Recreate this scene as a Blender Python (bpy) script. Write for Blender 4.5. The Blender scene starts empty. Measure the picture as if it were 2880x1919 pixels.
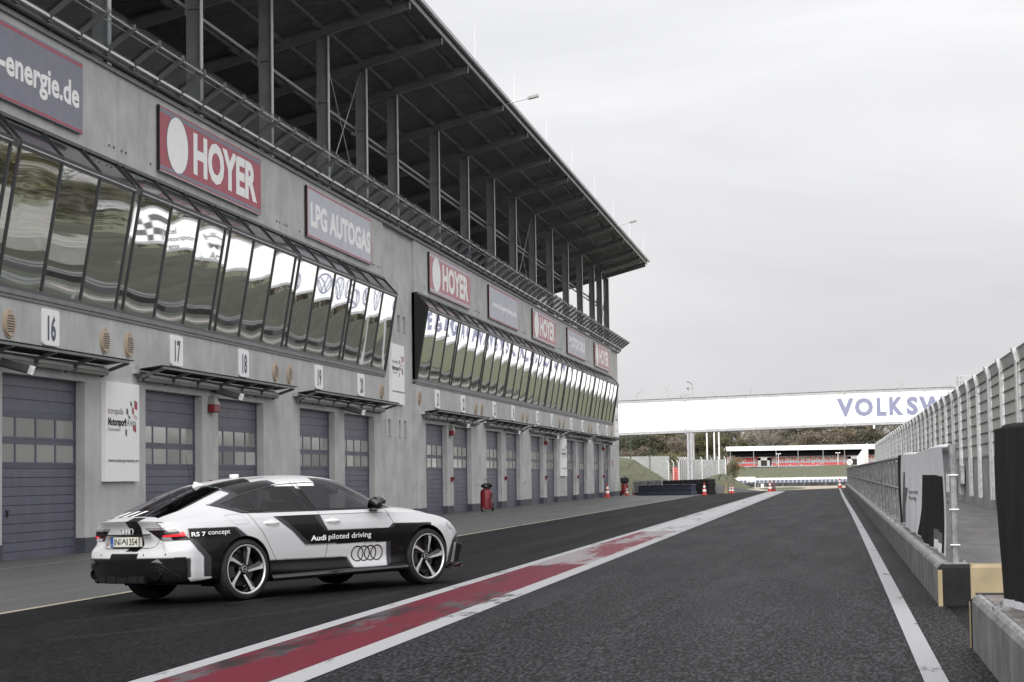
import bpy, bmesh, math, random
import numpy as np
from mathutils import Matrix, Vector
from mathutils.bvhtree import BVHTree
random.seed(7); rng = np.random.RandomState(11)
scene = bpy.context.scene
COL = scene.collection
R = math.radians

# ------------------------------------------------------------------ camera
cam_d = bpy.data.cameras.new('camera'); cam = bpy.data.objects.new('camera', cam_d); COL.objects.link(cam)
cam_d.sensor_width = 36.0; cam_d.sensor_fit = 'HORIZONTAL'; cam_d.lens = 70.0
cam_d.clip_start = 0.1; cam_d.clip_end = 6000
_F = 5600.0
_f = np.array([(2343 - 1440) / _F, (1329 - 959.5) / _F, 1.0]); _f /= np.linalg.norm(_f)   # lane direction seen by the camera
_u = np.array([-.015, -1.0, -((_f[0] * -.015 - _f[1]) / _f[2])]); _u /= np.linalg.norm(_u)
_r = np.cross(_f, _u); _r = _r if _r[0] > 0 else -_r; _r /= np.linalg.norm(_r)
_M = np.array([_r, _f, _u])
cam.matrix_world = Matrix(((_M[0, 0], -_M[0, 1], -_M[0, 2], 0), (_M[1, 0], -_M[1, 1], -_M[1, 2], 0),
                           (_M[2, 0], -_M[2, 1], -_M[2, 2], 1.2), (0, 0, 0, 1)))
scene.camera = cam

# ------------------------------------------------------------------ sky and sun
SUN_EL, SUN_AZ = R(34), R(184)      # azimuth clockwise from +Y
w = bpy.data.worlds.new('World'); scene.world = w; w.use_nodes = True
N = w.node_tree.nodes; L = w.node_tree.links
for n in list(N): N.remove(n)
out = N.new('ShaderNodeOutputWorld'); bg = N.new('ShaderNodeBackground'); L.new(bg.outputs[0], out.inputs[0])
sky = N.new('ShaderNodeTexSky'); sky.sky_type = 'NISHITA'; sky.sun_disc = False
sky.sun_elevation = SUN_EL; sky.sun_rotation = SUN_AZ; sky.dust_density = 6; sky.air_density = 1.0; sky.ozone_density = 1.0
tc = N.new('ShaderNodeTexCoord')
mp = N.new('ShaderNodeMapping'); mp.inputs['Scale'].default_value = (1.0, 1.0, 3.2); L.new(tc.outputs['Generated'], mp.inputs[0])
n1 = N.new('ShaderNodeTexNoise'); n1.inputs['Scale'].default_value = 2.6; n1.inputs['Detail'].default_value = 7
n1.inputs['Roughness'].default_value = .55; n1.inputs['Distortion'].default_value = .5; L.new(mp.outputs[0], n1.inputs['Vector'])
cr = N.new('ShaderNodeValToRGB'); L.new(n1.outputs['Fac'], cr.inputs[0])
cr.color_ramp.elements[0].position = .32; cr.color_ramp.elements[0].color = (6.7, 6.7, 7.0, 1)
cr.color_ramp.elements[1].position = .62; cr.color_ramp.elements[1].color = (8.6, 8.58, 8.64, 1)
# grey bank of cloud low above the horizon
sx = N.new('ShaderNodeSeparateXYZ'); L.new(tc.outputs['Generated'], sx.inputs[0])
mr = N.new('ShaderNodeMapRange'); mr.inputs[1].default_value = .0; mr.inputs[2].default_value = .22; mr.inputs[3].default_value = .84; mr.inputs[4].default_value = 1.0
L.new(sx.outputs[2], mr.inputs[0])
mul = N.new('ShaderNodeVectorMath'); mul.operation = 'SCALE'; L.new(cr.outputs[0], mul.inputs[0]); L.new(mr.outputs[0], mul.inputs['Scale'])
# sky glow added around the sun, unseen behind the camera, to light the facade
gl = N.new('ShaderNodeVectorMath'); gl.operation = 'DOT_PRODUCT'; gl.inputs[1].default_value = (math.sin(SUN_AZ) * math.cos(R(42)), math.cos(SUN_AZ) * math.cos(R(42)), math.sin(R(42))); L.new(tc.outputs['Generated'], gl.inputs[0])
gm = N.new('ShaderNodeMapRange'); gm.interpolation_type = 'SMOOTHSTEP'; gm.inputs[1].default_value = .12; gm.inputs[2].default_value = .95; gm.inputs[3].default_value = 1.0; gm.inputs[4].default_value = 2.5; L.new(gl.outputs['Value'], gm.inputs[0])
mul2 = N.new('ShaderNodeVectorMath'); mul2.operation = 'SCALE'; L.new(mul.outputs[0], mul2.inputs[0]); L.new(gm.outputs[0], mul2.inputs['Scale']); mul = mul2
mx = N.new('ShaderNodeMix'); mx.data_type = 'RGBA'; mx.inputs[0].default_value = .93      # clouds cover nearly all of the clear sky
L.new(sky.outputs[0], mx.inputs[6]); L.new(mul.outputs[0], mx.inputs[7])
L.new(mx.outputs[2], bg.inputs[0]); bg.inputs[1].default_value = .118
sd = bpy.data.lights.new('sun', 'SUN'); sun = bpy.data.objects.new('sun', sd); COL.objects.link(sun)
sd.energy = 1.6; sd.angle = R(24); sd.color = (1.0, .985, .965)
dv = Vector((math.sin(SUN_AZ) * math.cos(SUN_EL), math.cos(SUN_AZ) * math.cos(SUN_EL), math.sin(SUN_EL)))
sun.rotation_euler = dv.to_track_quat('Z', 'Y').to_euler()
vs = scene.view_settings; vs.view_transform = 'Standard'; vs.look = 'None'; vs.gamma = 1; vs.use_curve_mapping = False; vs.exposure = 0.0

# ------------------------------------------------------------------ helpers
WM = {}     # object name -> world matrix of roots
def tag(o, label=None, cat=None, group=None, kind=None):
    if label: o['label'] = label
    if cat: o['category'] = cat
    if group: o['group'] = group
    if kind: o['kind'] = kind
    return o
def empty(name, loc=(0, 0, 0), mw=None, **k):
    o = bpy.data.objects.new(name, None); COL.objects.link(o)
    m = mw if mw is not None else Matrix.Translation(Vector(loc))
    o.matrix_world = m; WM[o.name] = m.copy(); o.empty_display_size = .3
    return tag(o, **k)
class MB:
    def __init__(s): s.v = []; s.f = []
    def add(s, vs, fs):
        b = len(s.v); s.v += [tuple(map(float, p)) for p in vs]; s.f += [tuple(i + b for i in f) for f in fs]; return s
    def box(s, x0, x1, y0, y1, z0, z1):
        return s.add([(x0, y0, z0), (x1, y0, z0), (x1, y1, z0), (x0, y1, z0), (x0, y0, z1), (x1, y0, z1), (x1, y1, z1), (x0, y1, z1)],
                     [(0, 3, 2, 1), (4, 5, 6, 7), (0, 1, 5, 4), (1, 2, 6, 5), (2, 3, 7, 6), (3, 0, 4, 7)])
    def hexa(s, a, b):      # two quads (bottom a, top b)
        return s.add(list(a) + list(b), [(0, 3, 2, 1), (4, 5, 6, 7), (0, 1, 5, 4), (1, 2, 6, 5), (2, 3, 7, 6), (3, 0, 4, 7)])
    def tube(s, p0, p1, r, n=10, r1=None, cap=True):
        p0 = np.array(p0, float); p1 = np.array(p1, float); d = p1 - p0; d /= np.linalg.norm(d)
        a = np.array([0, 0, 1.]) if abs(d[2]) < .9 else np.array([1., 0, 0]); e = np.cross(d, a); e /= np.linalg.norm(e); g = np.cross(d, e)
        r1 = r if r1 is None else r1; vs = []
        for (p, rr) in ((p0, r), (p1, r1)):
            for i in range(n):
                t = 2 * math.pi * i / n; vs.append(p + (e * math.cos(t) + g * math.sin(t)) * rr)
        fs = [(i, (i + 1) % n, n + (i + 1) % n, n + i) for i in range(n)]
        if cap: fs += [tuple(range(n - 1, -1, -1)), tuple(range(n, 2 * n))]
        return s.add(vs, fs)
    def beam(s, p0, p1, w, h, up=(0, 0, 1)):
        p0 = np.array(p0, float); p1 = np.array(p1, float); d = p1 - p0; d /= np.linalg.norm(d)
        e = np.cross(d, up); e /= np.linalg.norm(e); g = np.cross(e, d); vs = []
        for p in (p0, p1):
            for (a, b) in ((-1, -1), (1, -1), (1, 1), (-1, 1)): vs.append(p + e * a * w / 2 + g * b * h / 2)
        return s.add(vs, [(0, 1, 2, 3), (7, 6, 5, 4), (0, 4, 5, 1), (1, 5, 6, 2), (2, 6, 7, 3), (3, 7, 4, 0)])
    def path(s, pts, r, n=8):
        for a, b in zip(pts[:-1], pts[1:]): s.tube(a, b, r, n)
        return s
    def lathe(s, prof, c, ax, n=32, close=False):   # prof: (along axis, radius)
        c = np.array(c, float); d = np.array(ax, float); d /= np.linalg.norm(d)
        a = np.array([0, 0, 1.]) if abs(d[2]) < .9 else np.array([1., 0, 0]); e = np.cross(d, a); e /= np.linalg.norm(e); g = np.cross(d, e)
        vs = []; m = len(prof)
        for (h, r) in prof:
            for i in range(n):
                t = 2 * math.pi * i / n; vs.append(c + d * h + (e * math.cos(t) + g * math.sin(t)) * r)
        fs = []
        for j in range(m if close else m - 1):
            k = (j + 1) % m
            for i in range(n): fs.append((j * n + i, j * n + (i + 1) % n, k * n + (i + 1) % n, k * n + i))
        return s.add(vs, fs)
    def quad(s, a, b, c, d): return s.add([a, b, c, d], [(0, 1, 2, 3)])
    def prism(s, poly, f0, f1):     # poly 2D; f0/f1 map (a,b)->3D
        n = len(poly); return s.add([f0(*p) for p in poly] + [f1(*p) for p in poly],
                                    [tuple(range(n - 1, -1, -1)), tuple(range(n, 2 * n))] + [(i, (i + 1) % n, n + (i + 1) % n, n + i) for i in range(n)])
    def build(s, name, mat, parent=None, local=False, bevel=0, smooth=False, **k):
        me = bpy.data.meshes.new(name); v = s.v
        if parent is not None and not local:
            inv = np.array(WM[parent.name].inverted()); a = np.array(v); v = (a @ inv[:3, :3].T + inv[:3, 3]).tolist()
        me.from_pydata(v, [], s.f); me.validate()
        bm = bmesh.new(); bm.from_mesh(me); bmesh.ops.recalc_face_normals(bm, faces=bm.faces)
        bm.to_mesh(me); bm.free()
        for m in (mat if isinstance(mat, (list, tuple)) else [mat]): me.materials.append(m)
        o = bpy.data.objects.new(name, me); COL.objects.link(o)
        if parent is not None:
            o.parent = parent
            if parent.name in WM: WM[o.name] = WM[parent.name].copy()
        else: WM[o.name] = Matrix.Identity(4)
        if smooth:
            for p in me.polygons: p.use_smooth = True
        if smooth == 'auto':
            me.set_sharp_from_angle(angle=R(35))
        if bevel:
            b = o.modifiers.new('bevel', 'BEVEL'); b.width = bevel; b.segments = 2; b.limit_method = 'ANGLE'
        return tag(o, **k)
def rooted(mb, name, mat, loc, **k):
    """a one-mesh thing whose origin sits at its base"""
    o = mb.build(name, mat, **{a: b for a, b in k.items() if a in ('bevel', 'smooth')})
    o.data.transform(Matrix.Translation(-Vector(loc))); o.location = loc; WM[o.name] = Matrix.Translation(Vector(loc))
    return tag(o, **{a: b for a, b in k.items() if a not in ('bevel', 'smooth')})
def copy_tree(o, parent=None):
    c = o.copy(); COL.objects.link(c)
    if parent is not None: c.parent = parent
    for ch in o.children: copy_tree(ch, c)
    return c
def G(x, y=0): return .024 * max(min(x, 6), -19)

# text as flat mesh, fitted to a box; f maps (a, b, depth) -> 3D
def text_mb(body, a0, a1, b0, b1, f, bold=0.0, thick=.004, mb=None, flip=False, caps=True, res=3, italic=0):
    cu = bpy.data.curves.new('t', 'FONT'); cu.body = body; cu.size = 1; cu.offset = bold; cu.resolution_u = res; cu.shear = italic
    o = bpy.data.objects.new('t', cu); COL.objects.link(o)
    me = o.to_mesh(); v = np.array([p.co[:] for p in me.vertices]); fs = [tuple(p.vertices) for p in me.polygons]
    o.to_mesh_clear(); bpy.data.objects.remove(o); bpy.data.curves.remove(cu)
    mn = v.min(0); mx_ = v.max(0)
    A = a0 + (v[:, 0] - mn[0]) / (mx_[0] - mn[0]) * (a1 - a0); B = b0 + (v[:, 1] - mn[1]) / (mx_[1] - mn[1]) * (b1 - b0)
    mb = mb or MB(); mb.add([f(a, b, thick) for a, b in zip(A, B)], fs); return mb

# ------------------------------------------------------------------ materials
def mat(name, col, rough=.6, metal=0., var=0., vs_=3., streak=0., bump=0., bs=40., spec=.5, stretch=(1, 1, 1), col2=None, coat=0., det=4):
    m = bpy.data.materials.new(name); m.use_nodes = True; nt = m.node_tree; n = nt.nodes; l = nt.links
    b = n['Principled BSDF']; b.inputs['Base Color'].default_value = (*col, 1); b.inputs['Roughness'].default_value = rough
    b.inputs['Metallic'].default_value = metal; b.inputs['Specular IOR Level'].default_value = spec; b.inputs['Coat Weight'].default_value = coat
    b.inputs['Coat Roughness'].default_value = .03
    t = n.new('ShaderNodeTexCoord'); src = t.outputs['Object']
    if var or streak or col2:
        mp = n.new('ShaderNodeMapping'); mp.inputs['Scale'].default_value = stretch; l.new(src, mp.inputs[0])
        no = n.new('ShaderNodeTexNoise'); no.inputs['Scale'].default_value = vs_; no.inputs['Detail'].default_value = det; no.inputs['Roughness'].default_value = .6
        l.new(mp.outputs[0], no.inputs['Vector'])
        r = n.new('ShaderNodeValToRGB'); l.new(no.outputs['Fac'], r.inputs[0])
        c2 = col2 or tuple(c * (1 - var) for c in col); c1 = col if col2 else tuple(min(1, c * (1 + var)) for c in col)
        r.color_ramp.elements[0].position = .35; r.color_ramp.elements[0].color = (*c2, 1)
        r.color_ramp.elements[1].position = .65; r.color_ramp.elements[1].color = (*c1, 1)
        last = r.outputs[0]
        if streak:
            mp2 = n.new('ShaderNodeMapping'); mp2.inputs['Scale'].default_value = (2.2, 2.2, .3); l.new(src, mp2.inputs[0])
            n2 = n.new('ShaderNodeTexNoise'); n2.inputs['Scale'].default_value = 1.6; n2.inputs['Detail'].default_value = 6; l.new(mp2.outputs[0], n2.inputs['Vector'])
            r2 = n.new('ShaderNodeValToRGB'); l.new(n2.outputs['Fac'], r2.inputs[0])
            r2.color_ramp.elements[0].position = .38; r2.color_ramp.elements[0].color = (1 - streak,) * 3 + (1,)
            r2.color_ramp.elements[1].position = .6; r2.color_ramp.elements[1].color = (1, 1, 1, 1)
            x = n.new('ShaderNodeMix'); x.data_type = 'RGBA'; x.blend_type = 'MULTIPLY'; x.inputs[0].default_value = 1
            l.new(last, x.inputs[6]); l.new(r2.outputs[0], x.inputs[7]); last = x.outputs[2]
        l.new(last, b.inputs['Base Color'])
    if bump:
        n3 = n.new('ShaderNodeTexNoise'); n3.inputs['Scale'].default_value = bs; n3.inputs['Detail'].default_value = 3; l.new(src, n3.inputs['Vector'])
        bu = n.new('ShaderNodeBump'); bu.inputs['Strength'].default_value = bump; bu.inputs['Distance'].default_value = .006
        l.new(n3.outputs['Fac'], bu.inputs['Height']); l.new(bu.outputs[0], b.inputs['Normal'])
    return m
def asphalt(name, c0, c1, grain, rough, streakx, wear=None):
    """bitumen with pale stones, long worn streaks along the lane"""
    m = bpy.data.materials.new(name); m.use_nodes = True; nt = m.node_tree; n = nt.nodes; l = nt.links
    b = n['Principled BSDF']; t = n.new('ShaderNodeTexCoord'); src = t.outputs['Object']
    g = n.new('ShaderNodeTexNoise'); g.inputs['Scale'].default_value = grain; g.inputs['Detail'].default_value = 2; g.inputs['Roughness'].default_value = .7; mg = n.new('ShaderNodeMapping'); mg.inputs['Scale'].default_value = (1, .22, 1); l.new(src, mg.inputs[0]); l.new(mg.outputs[0], g.inputs['Vector'])
    r = n.new('ShaderNodeValToRGB'); l.new(g.outputs['Fac'], r.inputs[0])
    r.color_ramp.elements[0].position = .45; r.color_ramp.elements[0].color = (*c0, 1); r.color_ramp.elements[1].position = .66; r.color_ramp.elements[1].color = (*c1, 1)
    mp = n.new('ShaderNodeMapping'); mp.inputs['Scale'].default_value = (1.1, streakx, 1); l.new(src, mp.inputs[0])
    s = n.new('ShaderNodeTexNoise'); s.inputs['Scale'].default_value = 1.3; s.inputs['Detail'].default_value = 6; s.inputs['Roughness'].default_value = .65; l.new(mp.outputs[0], s.inputs['Vector'])
    r2 = n.new('ShaderNodeMapRange'); r2.inputs[1].default_value = .3; r2.inputs[2].default_value = .7; r2.inputs[3].default_value = .92; r2.inputs[4].default_value = 1.10; l.new(s.outputs['Fac'], r2.inputs[0])
    v = n.new('ShaderNodeVectorMath'); v.operation = 'SCALE'; l.new(r.outputs[0], v.inputs[0]); l.new(r2.outputs[0], v.inputs['Scale'])
    l.new(v.outputs[0], b.inputs['Base Color'])
    r3 = n.new('ShaderNodeMapRange'); r3.inputs[1].default_value = .35; r3.inputs[2].default_value = .7; r3.inputs[3].default_value = rough + .05; r3.inputs[4].default_value = rough - .05; l.new(s.outputs['Fac'], r3.inputs[0])
    l.new(r3.outputs[0], b.inputs['Roughness']); b.inputs['Specular IOR Level'].default_value = .09
    bu = n.new('ShaderNodeBump'); bu.inputs['Strength'].default_value = .5; bu.inputs['Distance'].default_value = .006; l.new(g.outputs['Fac'], bu.inputs['Height']); l.new(bu.outputs[0], b.inputs['Normal'])
    return m
def worn_paint(name, col, base, cover=.5, sc=6., stretch=(1, .25, 1), rough=.6, base2=None):
    m = bpy.data.materials.new(name); m.use_nodes = True; nt = m.node_tree; n = nt.nodes; l = nt.links
    b = n['Principled BSDF']; t = n.new('ShaderNodeTexCoord')
    mp = n.new('ShaderNodeMapping'); mp.inputs['Scale'].default_value = stretch; l.new(t.outputs['Object'], mp.inputs[0])
    no = n.new('ShaderNodeTexNoise'); no.inputs['Scale'].default_value = sc; no.inputs['Detail'].default_value = 9; no.inputs['Roughness'].default_value = .72; l.new(mp.outputs[0], no.inputs['Vector'])
    big = n.new('ShaderNodeTexNoise'); big.inputs['Scale'].default_value = sc * .16; big.inputs['Detail'].default_value = 2; l.new(mp.outputs[0], big.inputs['Vector'])
    ad = n.new('ShaderNodeMath'); ad.operation = 'ADD'; l.new(no.outputs['Fac'], ad.inputs[0]); l.new(big.outputs['Fac'], ad.inputs[1])
    r = n.new('ShaderNodeMapRange'); r.inputs[1].default_value = 1.0 + (.5 - cover) * .4 - .05; r.inputs[2].default_value = 1.0 + (.5 - cover) * .4 + .05; l.new(ad.outputs[0], r.inputs[0])
    x = n.new('ShaderNodeMix'); x.data_type = 'RGBA'; l.new(r.outputs[0], x.inputs[0])
    if base2:
        n4 = n.new('ShaderNodeTexNoise'); n4.inputs['Scale'].default_value = sc * .5; n4.inputs['Detail'].default_value = 6; l.new(mp.outputs[0], n4.inputs['Vector'])
        r4 = n.new('ShaderNodeValToRGB'); r4.color_ramp.elements[0].position = .42; r4.color_ramp.elements[0].color = (*base, 1); r4.color_ramp.elements[1].position = .6; r4.color_ramp.elements[1].color = (*base2, 1)
        l.new(n4.outputs['Fac'], r4.inputs[0]); l.new(r4.outputs[0], x.inputs[6])
    else: x.inputs[6].default_value = (*base, 1)
    x.inputs[7].default_value = (*col, 1); l.new(x.outputs[2], b.inputs['Base Color']); b.inputs['Roughness'].default_value = rough; b.inputs['Specular IOR Level'].default_value = .1
    g = n.new('ShaderNodeTexNoise'); g.inputs['Scale'].default_value = 90; l.new(t.outputs['Object'], g.inputs['Vector'])
    bu = n.new('ShaderNodeBump'); bu.inputs['Strength'].default_value = .4; bu.inputs['Distance'].default_value = .006; l.new(g.outputs['Fac'], bu.inputs['Height']); l.new(bu.outputs[0], b.inputs['Normal'])
    return m
def glassy(name, tint, gloss=.12, rough=.02, solid=None):
    m = bpy.data.materials.new(name); m.use_nodes = True; nt = m.node_tree; n = nt.nodes; l = nt.links
    n.remove(n['Principled BSDF']); o = n['Material Output']
    tr = n.new('ShaderNodeBsdfTransparent'); tr.inputs[0].default_value = (*tint, 1)
    gl = n.new('ShaderNodeBsdfGlossy'); gl.inputs['Roughness'].default_value = rough; gl.inputs[0].default_value = (.9, .9, .92, 1)
    fr = n.new('ShaderNodeFresnel'); ge = n.new('ShaderNodeNewGeometry'); ma = n.new('ShaderNodeMath'); ma.operation = 'MULTIPLY_ADD'
    ma.inputs[1].default_value = 1 / 1.5 - 1.5; ma.inputs[2].default_value = 1.5; l.new(ge.outputs['Backfacing'], ma.inputs[0]); l.new(ma.outputs[0], fr.inputs[0])   # a thin sheet: same gloss from both sides
    ad = n.new('ShaderNodeMath'); ad.operation = 'ADD'; ad.inputs[1].default_value = gloss - .04; ad.use_clamp = True; l.new(fr.outputs[0], ad.inputs[0])
    x = n.new('ShaderNodeMixShader'); l.new(ad.outputs[0], x.inputs[0]); l.new(tr.outputs[0], x.inputs[1]); l.new(gl.outputs[0], x.inputs[2])
    l.new(x.outputs[0], o.inputs[0]); return m
def coated_pane(name):
    """mirror-coated window pane, each pane slightly warped in its own way"""
    m = bpy.data.materials.new(name); m.use_nodes = True; nt = m.node_tree; n = nt.nodes; l = nt.links
    b = n['Principled BSDF']; b.inputs['Base Color'].default_value = (.66, .67, .67, 1); b.inputs['Metallic'].default_value = 1; b.inputs['Roughness'].default_value = .015
    t = n.new('ShaderNodeTexCoord'); oi = n.new('ShaderNodeObjectInfo')
    ad = n.new('ShaderNodeVectorMath'); ad.operation = 'ADD'; l.new(t.outputs['Object'], ad.inputs[0])
    sc = n.new('ShaderNodeMath'); sc.operation = 'MULTIPLY'; sc.inputs[1].default_value = 37; l.new(oi.outputs['Random'], sc.inputs[0]); l.new(sc.outputs[0], ad.inputs[1])
    mp = n.new('ShaderNodeMapping'); mp.inputs['Scale'].default_value = (1, .5, 1.0); l.new(ad.outputs[0], mp.inputs[0])
    no = n.new('ShaderNodeTexNoise'); no.inputs['Scale'].default_value = .55; no.inputs['Detail'].default_value = 1; l.new(mp.outputs[0], no.inputs['Vector'])
    bu = n.new('ShaderNodeBump'); bu.inputs['Strength'].default_value = .16; bu.inputs['Distance'].default_value = .04; l.new(no.outputs['Fac'], bu.inputs['Height']); l.new(bu.outputs[0], b.inputs['Normal'])
    return m
M = {}
M['concrete'] = mat('concrete', (.46, .463, .455), .85, var=.13, vs_=.9, streak=.07, bump=.2, bs=12, det=8)
M['concrete2'] = mat('pale concrete', (.50, .49, .46), .85, var=.12, vs_=1.2, streak=.18, bump=.25, bs=25)
M['plinth'] = mat('plinth paint', (.055, .057, .075), .6, var=.15, vs_=3)
M['door'] = mat('door paint', (.11, .11, .15), .45, var=.10, vs_=2, stretch=(1, .4, 2), streak=.12)
M['doorframe'] = mat('door frame', (.085, .085, .125), .45, var=.1)
M['doorpane'] = mat('door pane', (.42, .42, .37), .12, var=.15, vs_=2.5, spec=.8, bump=.15, bs=3)
M['coat'] = coated_pane('coated glass')
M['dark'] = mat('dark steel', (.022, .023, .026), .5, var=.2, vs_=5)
M['frame'] = mat('window frame steel', (.028, .028, .03), .4, var=.2)
M['steel'] = mat('steel paint', (.17, .172, .178), .5, var=.12, vs_=2, streak=.1)
M['galv'] = mat('galvanised', (.55, .56, .57), .45, metal=.55, var=.25, vs_=9, streak=.15)
M['galvp'] = mat('bright galvanised', (.66, .67, .67), .5, metal=.0, var=.16, vs_=10, det=6)
M['soffit'] = mat('corrugated steel', (.13, .13, .135), .33, metal=.5, var=.18, vs_=1.5, streak=0)
M['fascia'] = mat('fascia steel', (.42, .42, .43), .4, metal=.4, var=.15)
M['black'] = mat('black paint', (.006, .006, .007), .45, var=.2)
M['rubber'] = mat('rubber', (.008, .008, .0085), .75, var=.35, vs_=6, bump=.3)
M['white'] = mat('white paint', (.78, .78, .78), .5, var=.03)
M['signwhite'] = mat('sign white', (.86, .86, .85), .5, var=.02)
M['sheetwhite'] = mat('white banner sheet', (.97, .97, .97), .6, var=.01)
M['red'] = mat('red paint', (.20, .014, .02), .4, var=.15)
M['conered'] = mat('cone red', (.45, .045, .035), .5, var=.12)
M['beige'] = mat('vent plastic', (.44, .35, .25), .55, var=.08)
M['amber'] = mat('amber paint', (.29, .23, .135), .6, var=.15)
M['lampglass'] = mat('lamp cover', (.30, .30, .28), .3, var=.1)
M['glass'] = glassy('clear glass', (.80, .82, .82), .05)
M['carglass'] = glassy('tinted glass', (.46, .47, .48), .045)
M['carglassd'] = glassy('dark tinted glass', (.17, .17, .175), .045)
M['glassblack'] = glassy('nearly black glass', (.05, .05, .055), .045)
M['railgalv'] = mat('weathered galvanised', (.26, .26, .265), .42, metal=.45, var=.3, vs_=9)
M['grassdark'] = mat('dark grass', (.055, .060, .038), .9, col2=(.026, .030, .018), vs_=.35, bump=.8, bs=4, det=9, stretch=(1, .3, 1))
M['grass'] = mat('grass', (.135, .137, .085), .9, col2=(.085, .09, .05), vs_=1.2, bump=.8, bs=4, det=8)
M['asph'] = asphalt('fast lane asphalt', (.001, .001, .0015), (.052, .052, .056), 42, .60, .12)
M['asph2'] = asphalt('dark lane asphalt', (.001, .001, .0015), (.017, .017, .0185), 42, .64, .08)
M['asph3'] = asphalt('apron asphalt', (.085, .085, .083), (.135, .134, .13), 60, .48, .06)
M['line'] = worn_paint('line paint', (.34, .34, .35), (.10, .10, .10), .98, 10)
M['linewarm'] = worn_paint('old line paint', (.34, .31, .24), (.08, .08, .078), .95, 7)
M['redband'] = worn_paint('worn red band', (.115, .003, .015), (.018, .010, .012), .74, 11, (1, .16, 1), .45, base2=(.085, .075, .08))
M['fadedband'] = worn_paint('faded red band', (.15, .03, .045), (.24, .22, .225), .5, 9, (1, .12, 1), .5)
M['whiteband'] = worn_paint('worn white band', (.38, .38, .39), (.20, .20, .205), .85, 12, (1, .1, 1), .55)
M['gravel'] = mat('gravel', (.42, .36, .28), .95, var=.15, vs_=8)
M['bluegrey'] = mat('blue grey banner', (.20, .20, .25), .55, var=.05)
M['bluepl'] = mat('dark blue plastic', (.035, .04, .07), .5, var=.2)
M['letterblue'] = mat('letter blue', (.24, .25, .37), .6, var=.04)
M['numblue'] = mat('number blue', (.07, .075, .12), .5)
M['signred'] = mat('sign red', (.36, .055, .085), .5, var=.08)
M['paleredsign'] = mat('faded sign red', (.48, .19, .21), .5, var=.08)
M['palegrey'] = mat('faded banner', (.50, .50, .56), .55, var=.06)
M['vividred'] = mat('seat red', (.72, .11, .095), .5, var=.1)
M['seatgrey'] = mat('seat tan', (.66, .52, .46), .6, var=.1)
M['seatblue'] = mat('seat blue', (.42, .52, .62), .6)
M['silver'] = mat('silver', (.55, .55, .56), .3, metal=.35)
M['cloth'] = mat('pale cloth', (.66, .66, .68), .8, var=.04)
M['clothd'] = mat('dark cloth', (.016, .016, .017), .9, spec=.15, var=.1)
M['clothm'] = mat('mid grey cloth', (.12, .12, .126), .8, var=.08)
M['mesh'] = mat('screen mesh', (.56, .57, .53), .8, var=.10, vs_=6, streak=.12)
M['leaf_green'] = mat('dark foliage', (.11, .112, .075), .9, col2=(.06, .062, .04), vs_=.6)
M['leaf_brown'] = mat('brown foliage', (.25, .205, .155), .9, col2=(.13, .105, .08), vs_=.6)
M['leaf_olive'] = mat('olive foliage', (.18, .165, .085), .9, col2=(.10, .09, .045), vs_=.6)
M['bark'] = mat('bark', (.34, .31, .27), .9, var=.25)

_m = M['doorpane'].node_tree; _n = _m.nodes; _o = _n.new('ShaderNodeObjectInfo'); _r = _n.new('ShaderNodeValToRGB'); _r.color_ramp.elements[0].color = (.16, .16, .155, 1); _r.color_ramp.elements[1].color = (.46, .46, .43, 1)
_m.links.new(_o.outputs['Random'], _r.inputs[0]); _m.links.new(_r.outputs[0], _n['Principled BSDF'].inputs['Base Color'])  # random lighter tones stand in for reflections in the panes
# ================================================================== pit building
XW = -17.25
bld = empty('pit_building', (XW, 90, G(XW)), label='long grey concrete pit building with numbered garage doors and a roofed upper stand', cat='building')
def wall_mb(mb, x, y0, y1, z0, z1, holes, depth=.26):
    ys = sorted({y0, y1, *[h[0] for h in holes], *[h[1] for h in holes]}); zs = sorted({z0, z1, *[h[2] for h in holes], *[h[3] for h in holes]})
    for a, b in zip(ys[:-1], ys[1:]):
        for c, d in zip(zs[:-1], zs[1:]):
            if any(h[0] <= a and b <= h[1] and h[2] <= c and d <= h[3] for h in holes): continue
            mb.quad((x, a, c), (x, b, c), (x, b, d), (x, a, d))
    for (a, b, c, d) in holes:
        e = x - depth
        mb.quad((x, a, c), (e, a, c), (e, a, d), (x, a, d)); mb.quad((x, b, c), (e, b, c), (e, b, d), (x, b, d))
        mb.quad((x, a, d), (x, b, d), (e, b, d), (e, a, d)); mb.quad((x, a, c), (x, b, c), (e, b, c), (e, a, c))
DOORS = [(33.55, 38.2), (39.72, 44.42), (48.60, 53.24), (54.68, 59.27), (63.50, 68.16), (69.56, 74.26), (84.04, 88.77), (90.27, 94.94),
         (99.20, 103.80), (105.38, 110.10), (114.29, 119.1), (120.54, 125.3), (129.88, 134.6), (136.08, 140.8), (145.11, 149.9), (151.17, 155.9)]
Z0 = -.45; ZH = 3.58
for a, b in ((12, 76.1), (82.0, 158.0)):
    mb = MB(); wall_mb(mb, XW, a, b, Z0, 5.28, [(c, d, Z0, ZH) for c, d in DOORS if a < c < b])
    for y in (a, b):
        if y != 12: mb.quad((XW, y, Z0), (XW - .13, y, Z0), (XW - .13, y, 5.28), (XW, y, 5.28))
    mb.build('lower_wall', M['concrete'], bld)
    mb = MB(); wall_mb(mb, XW, a, b, 9.05, 11.28, [])
    for y in (a, b):
        if y != 12: mb.quad((XW, y, 9.05), (XW - .13, y, 9.05), (XW - .13, y, 11.28), (XW, y, 11.28))
    mb.build('upper_wall', M['concrete'], bld)
mb = MB()
slots1 = [(79.2, 79.65, 7.27, 7.88), (80.26, 80.7, 7.27, 7.88)] + [(a, a + .44, 2.94, 3.58) for a in (76.4, 77.3, 79.23, 80.3)]
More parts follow.
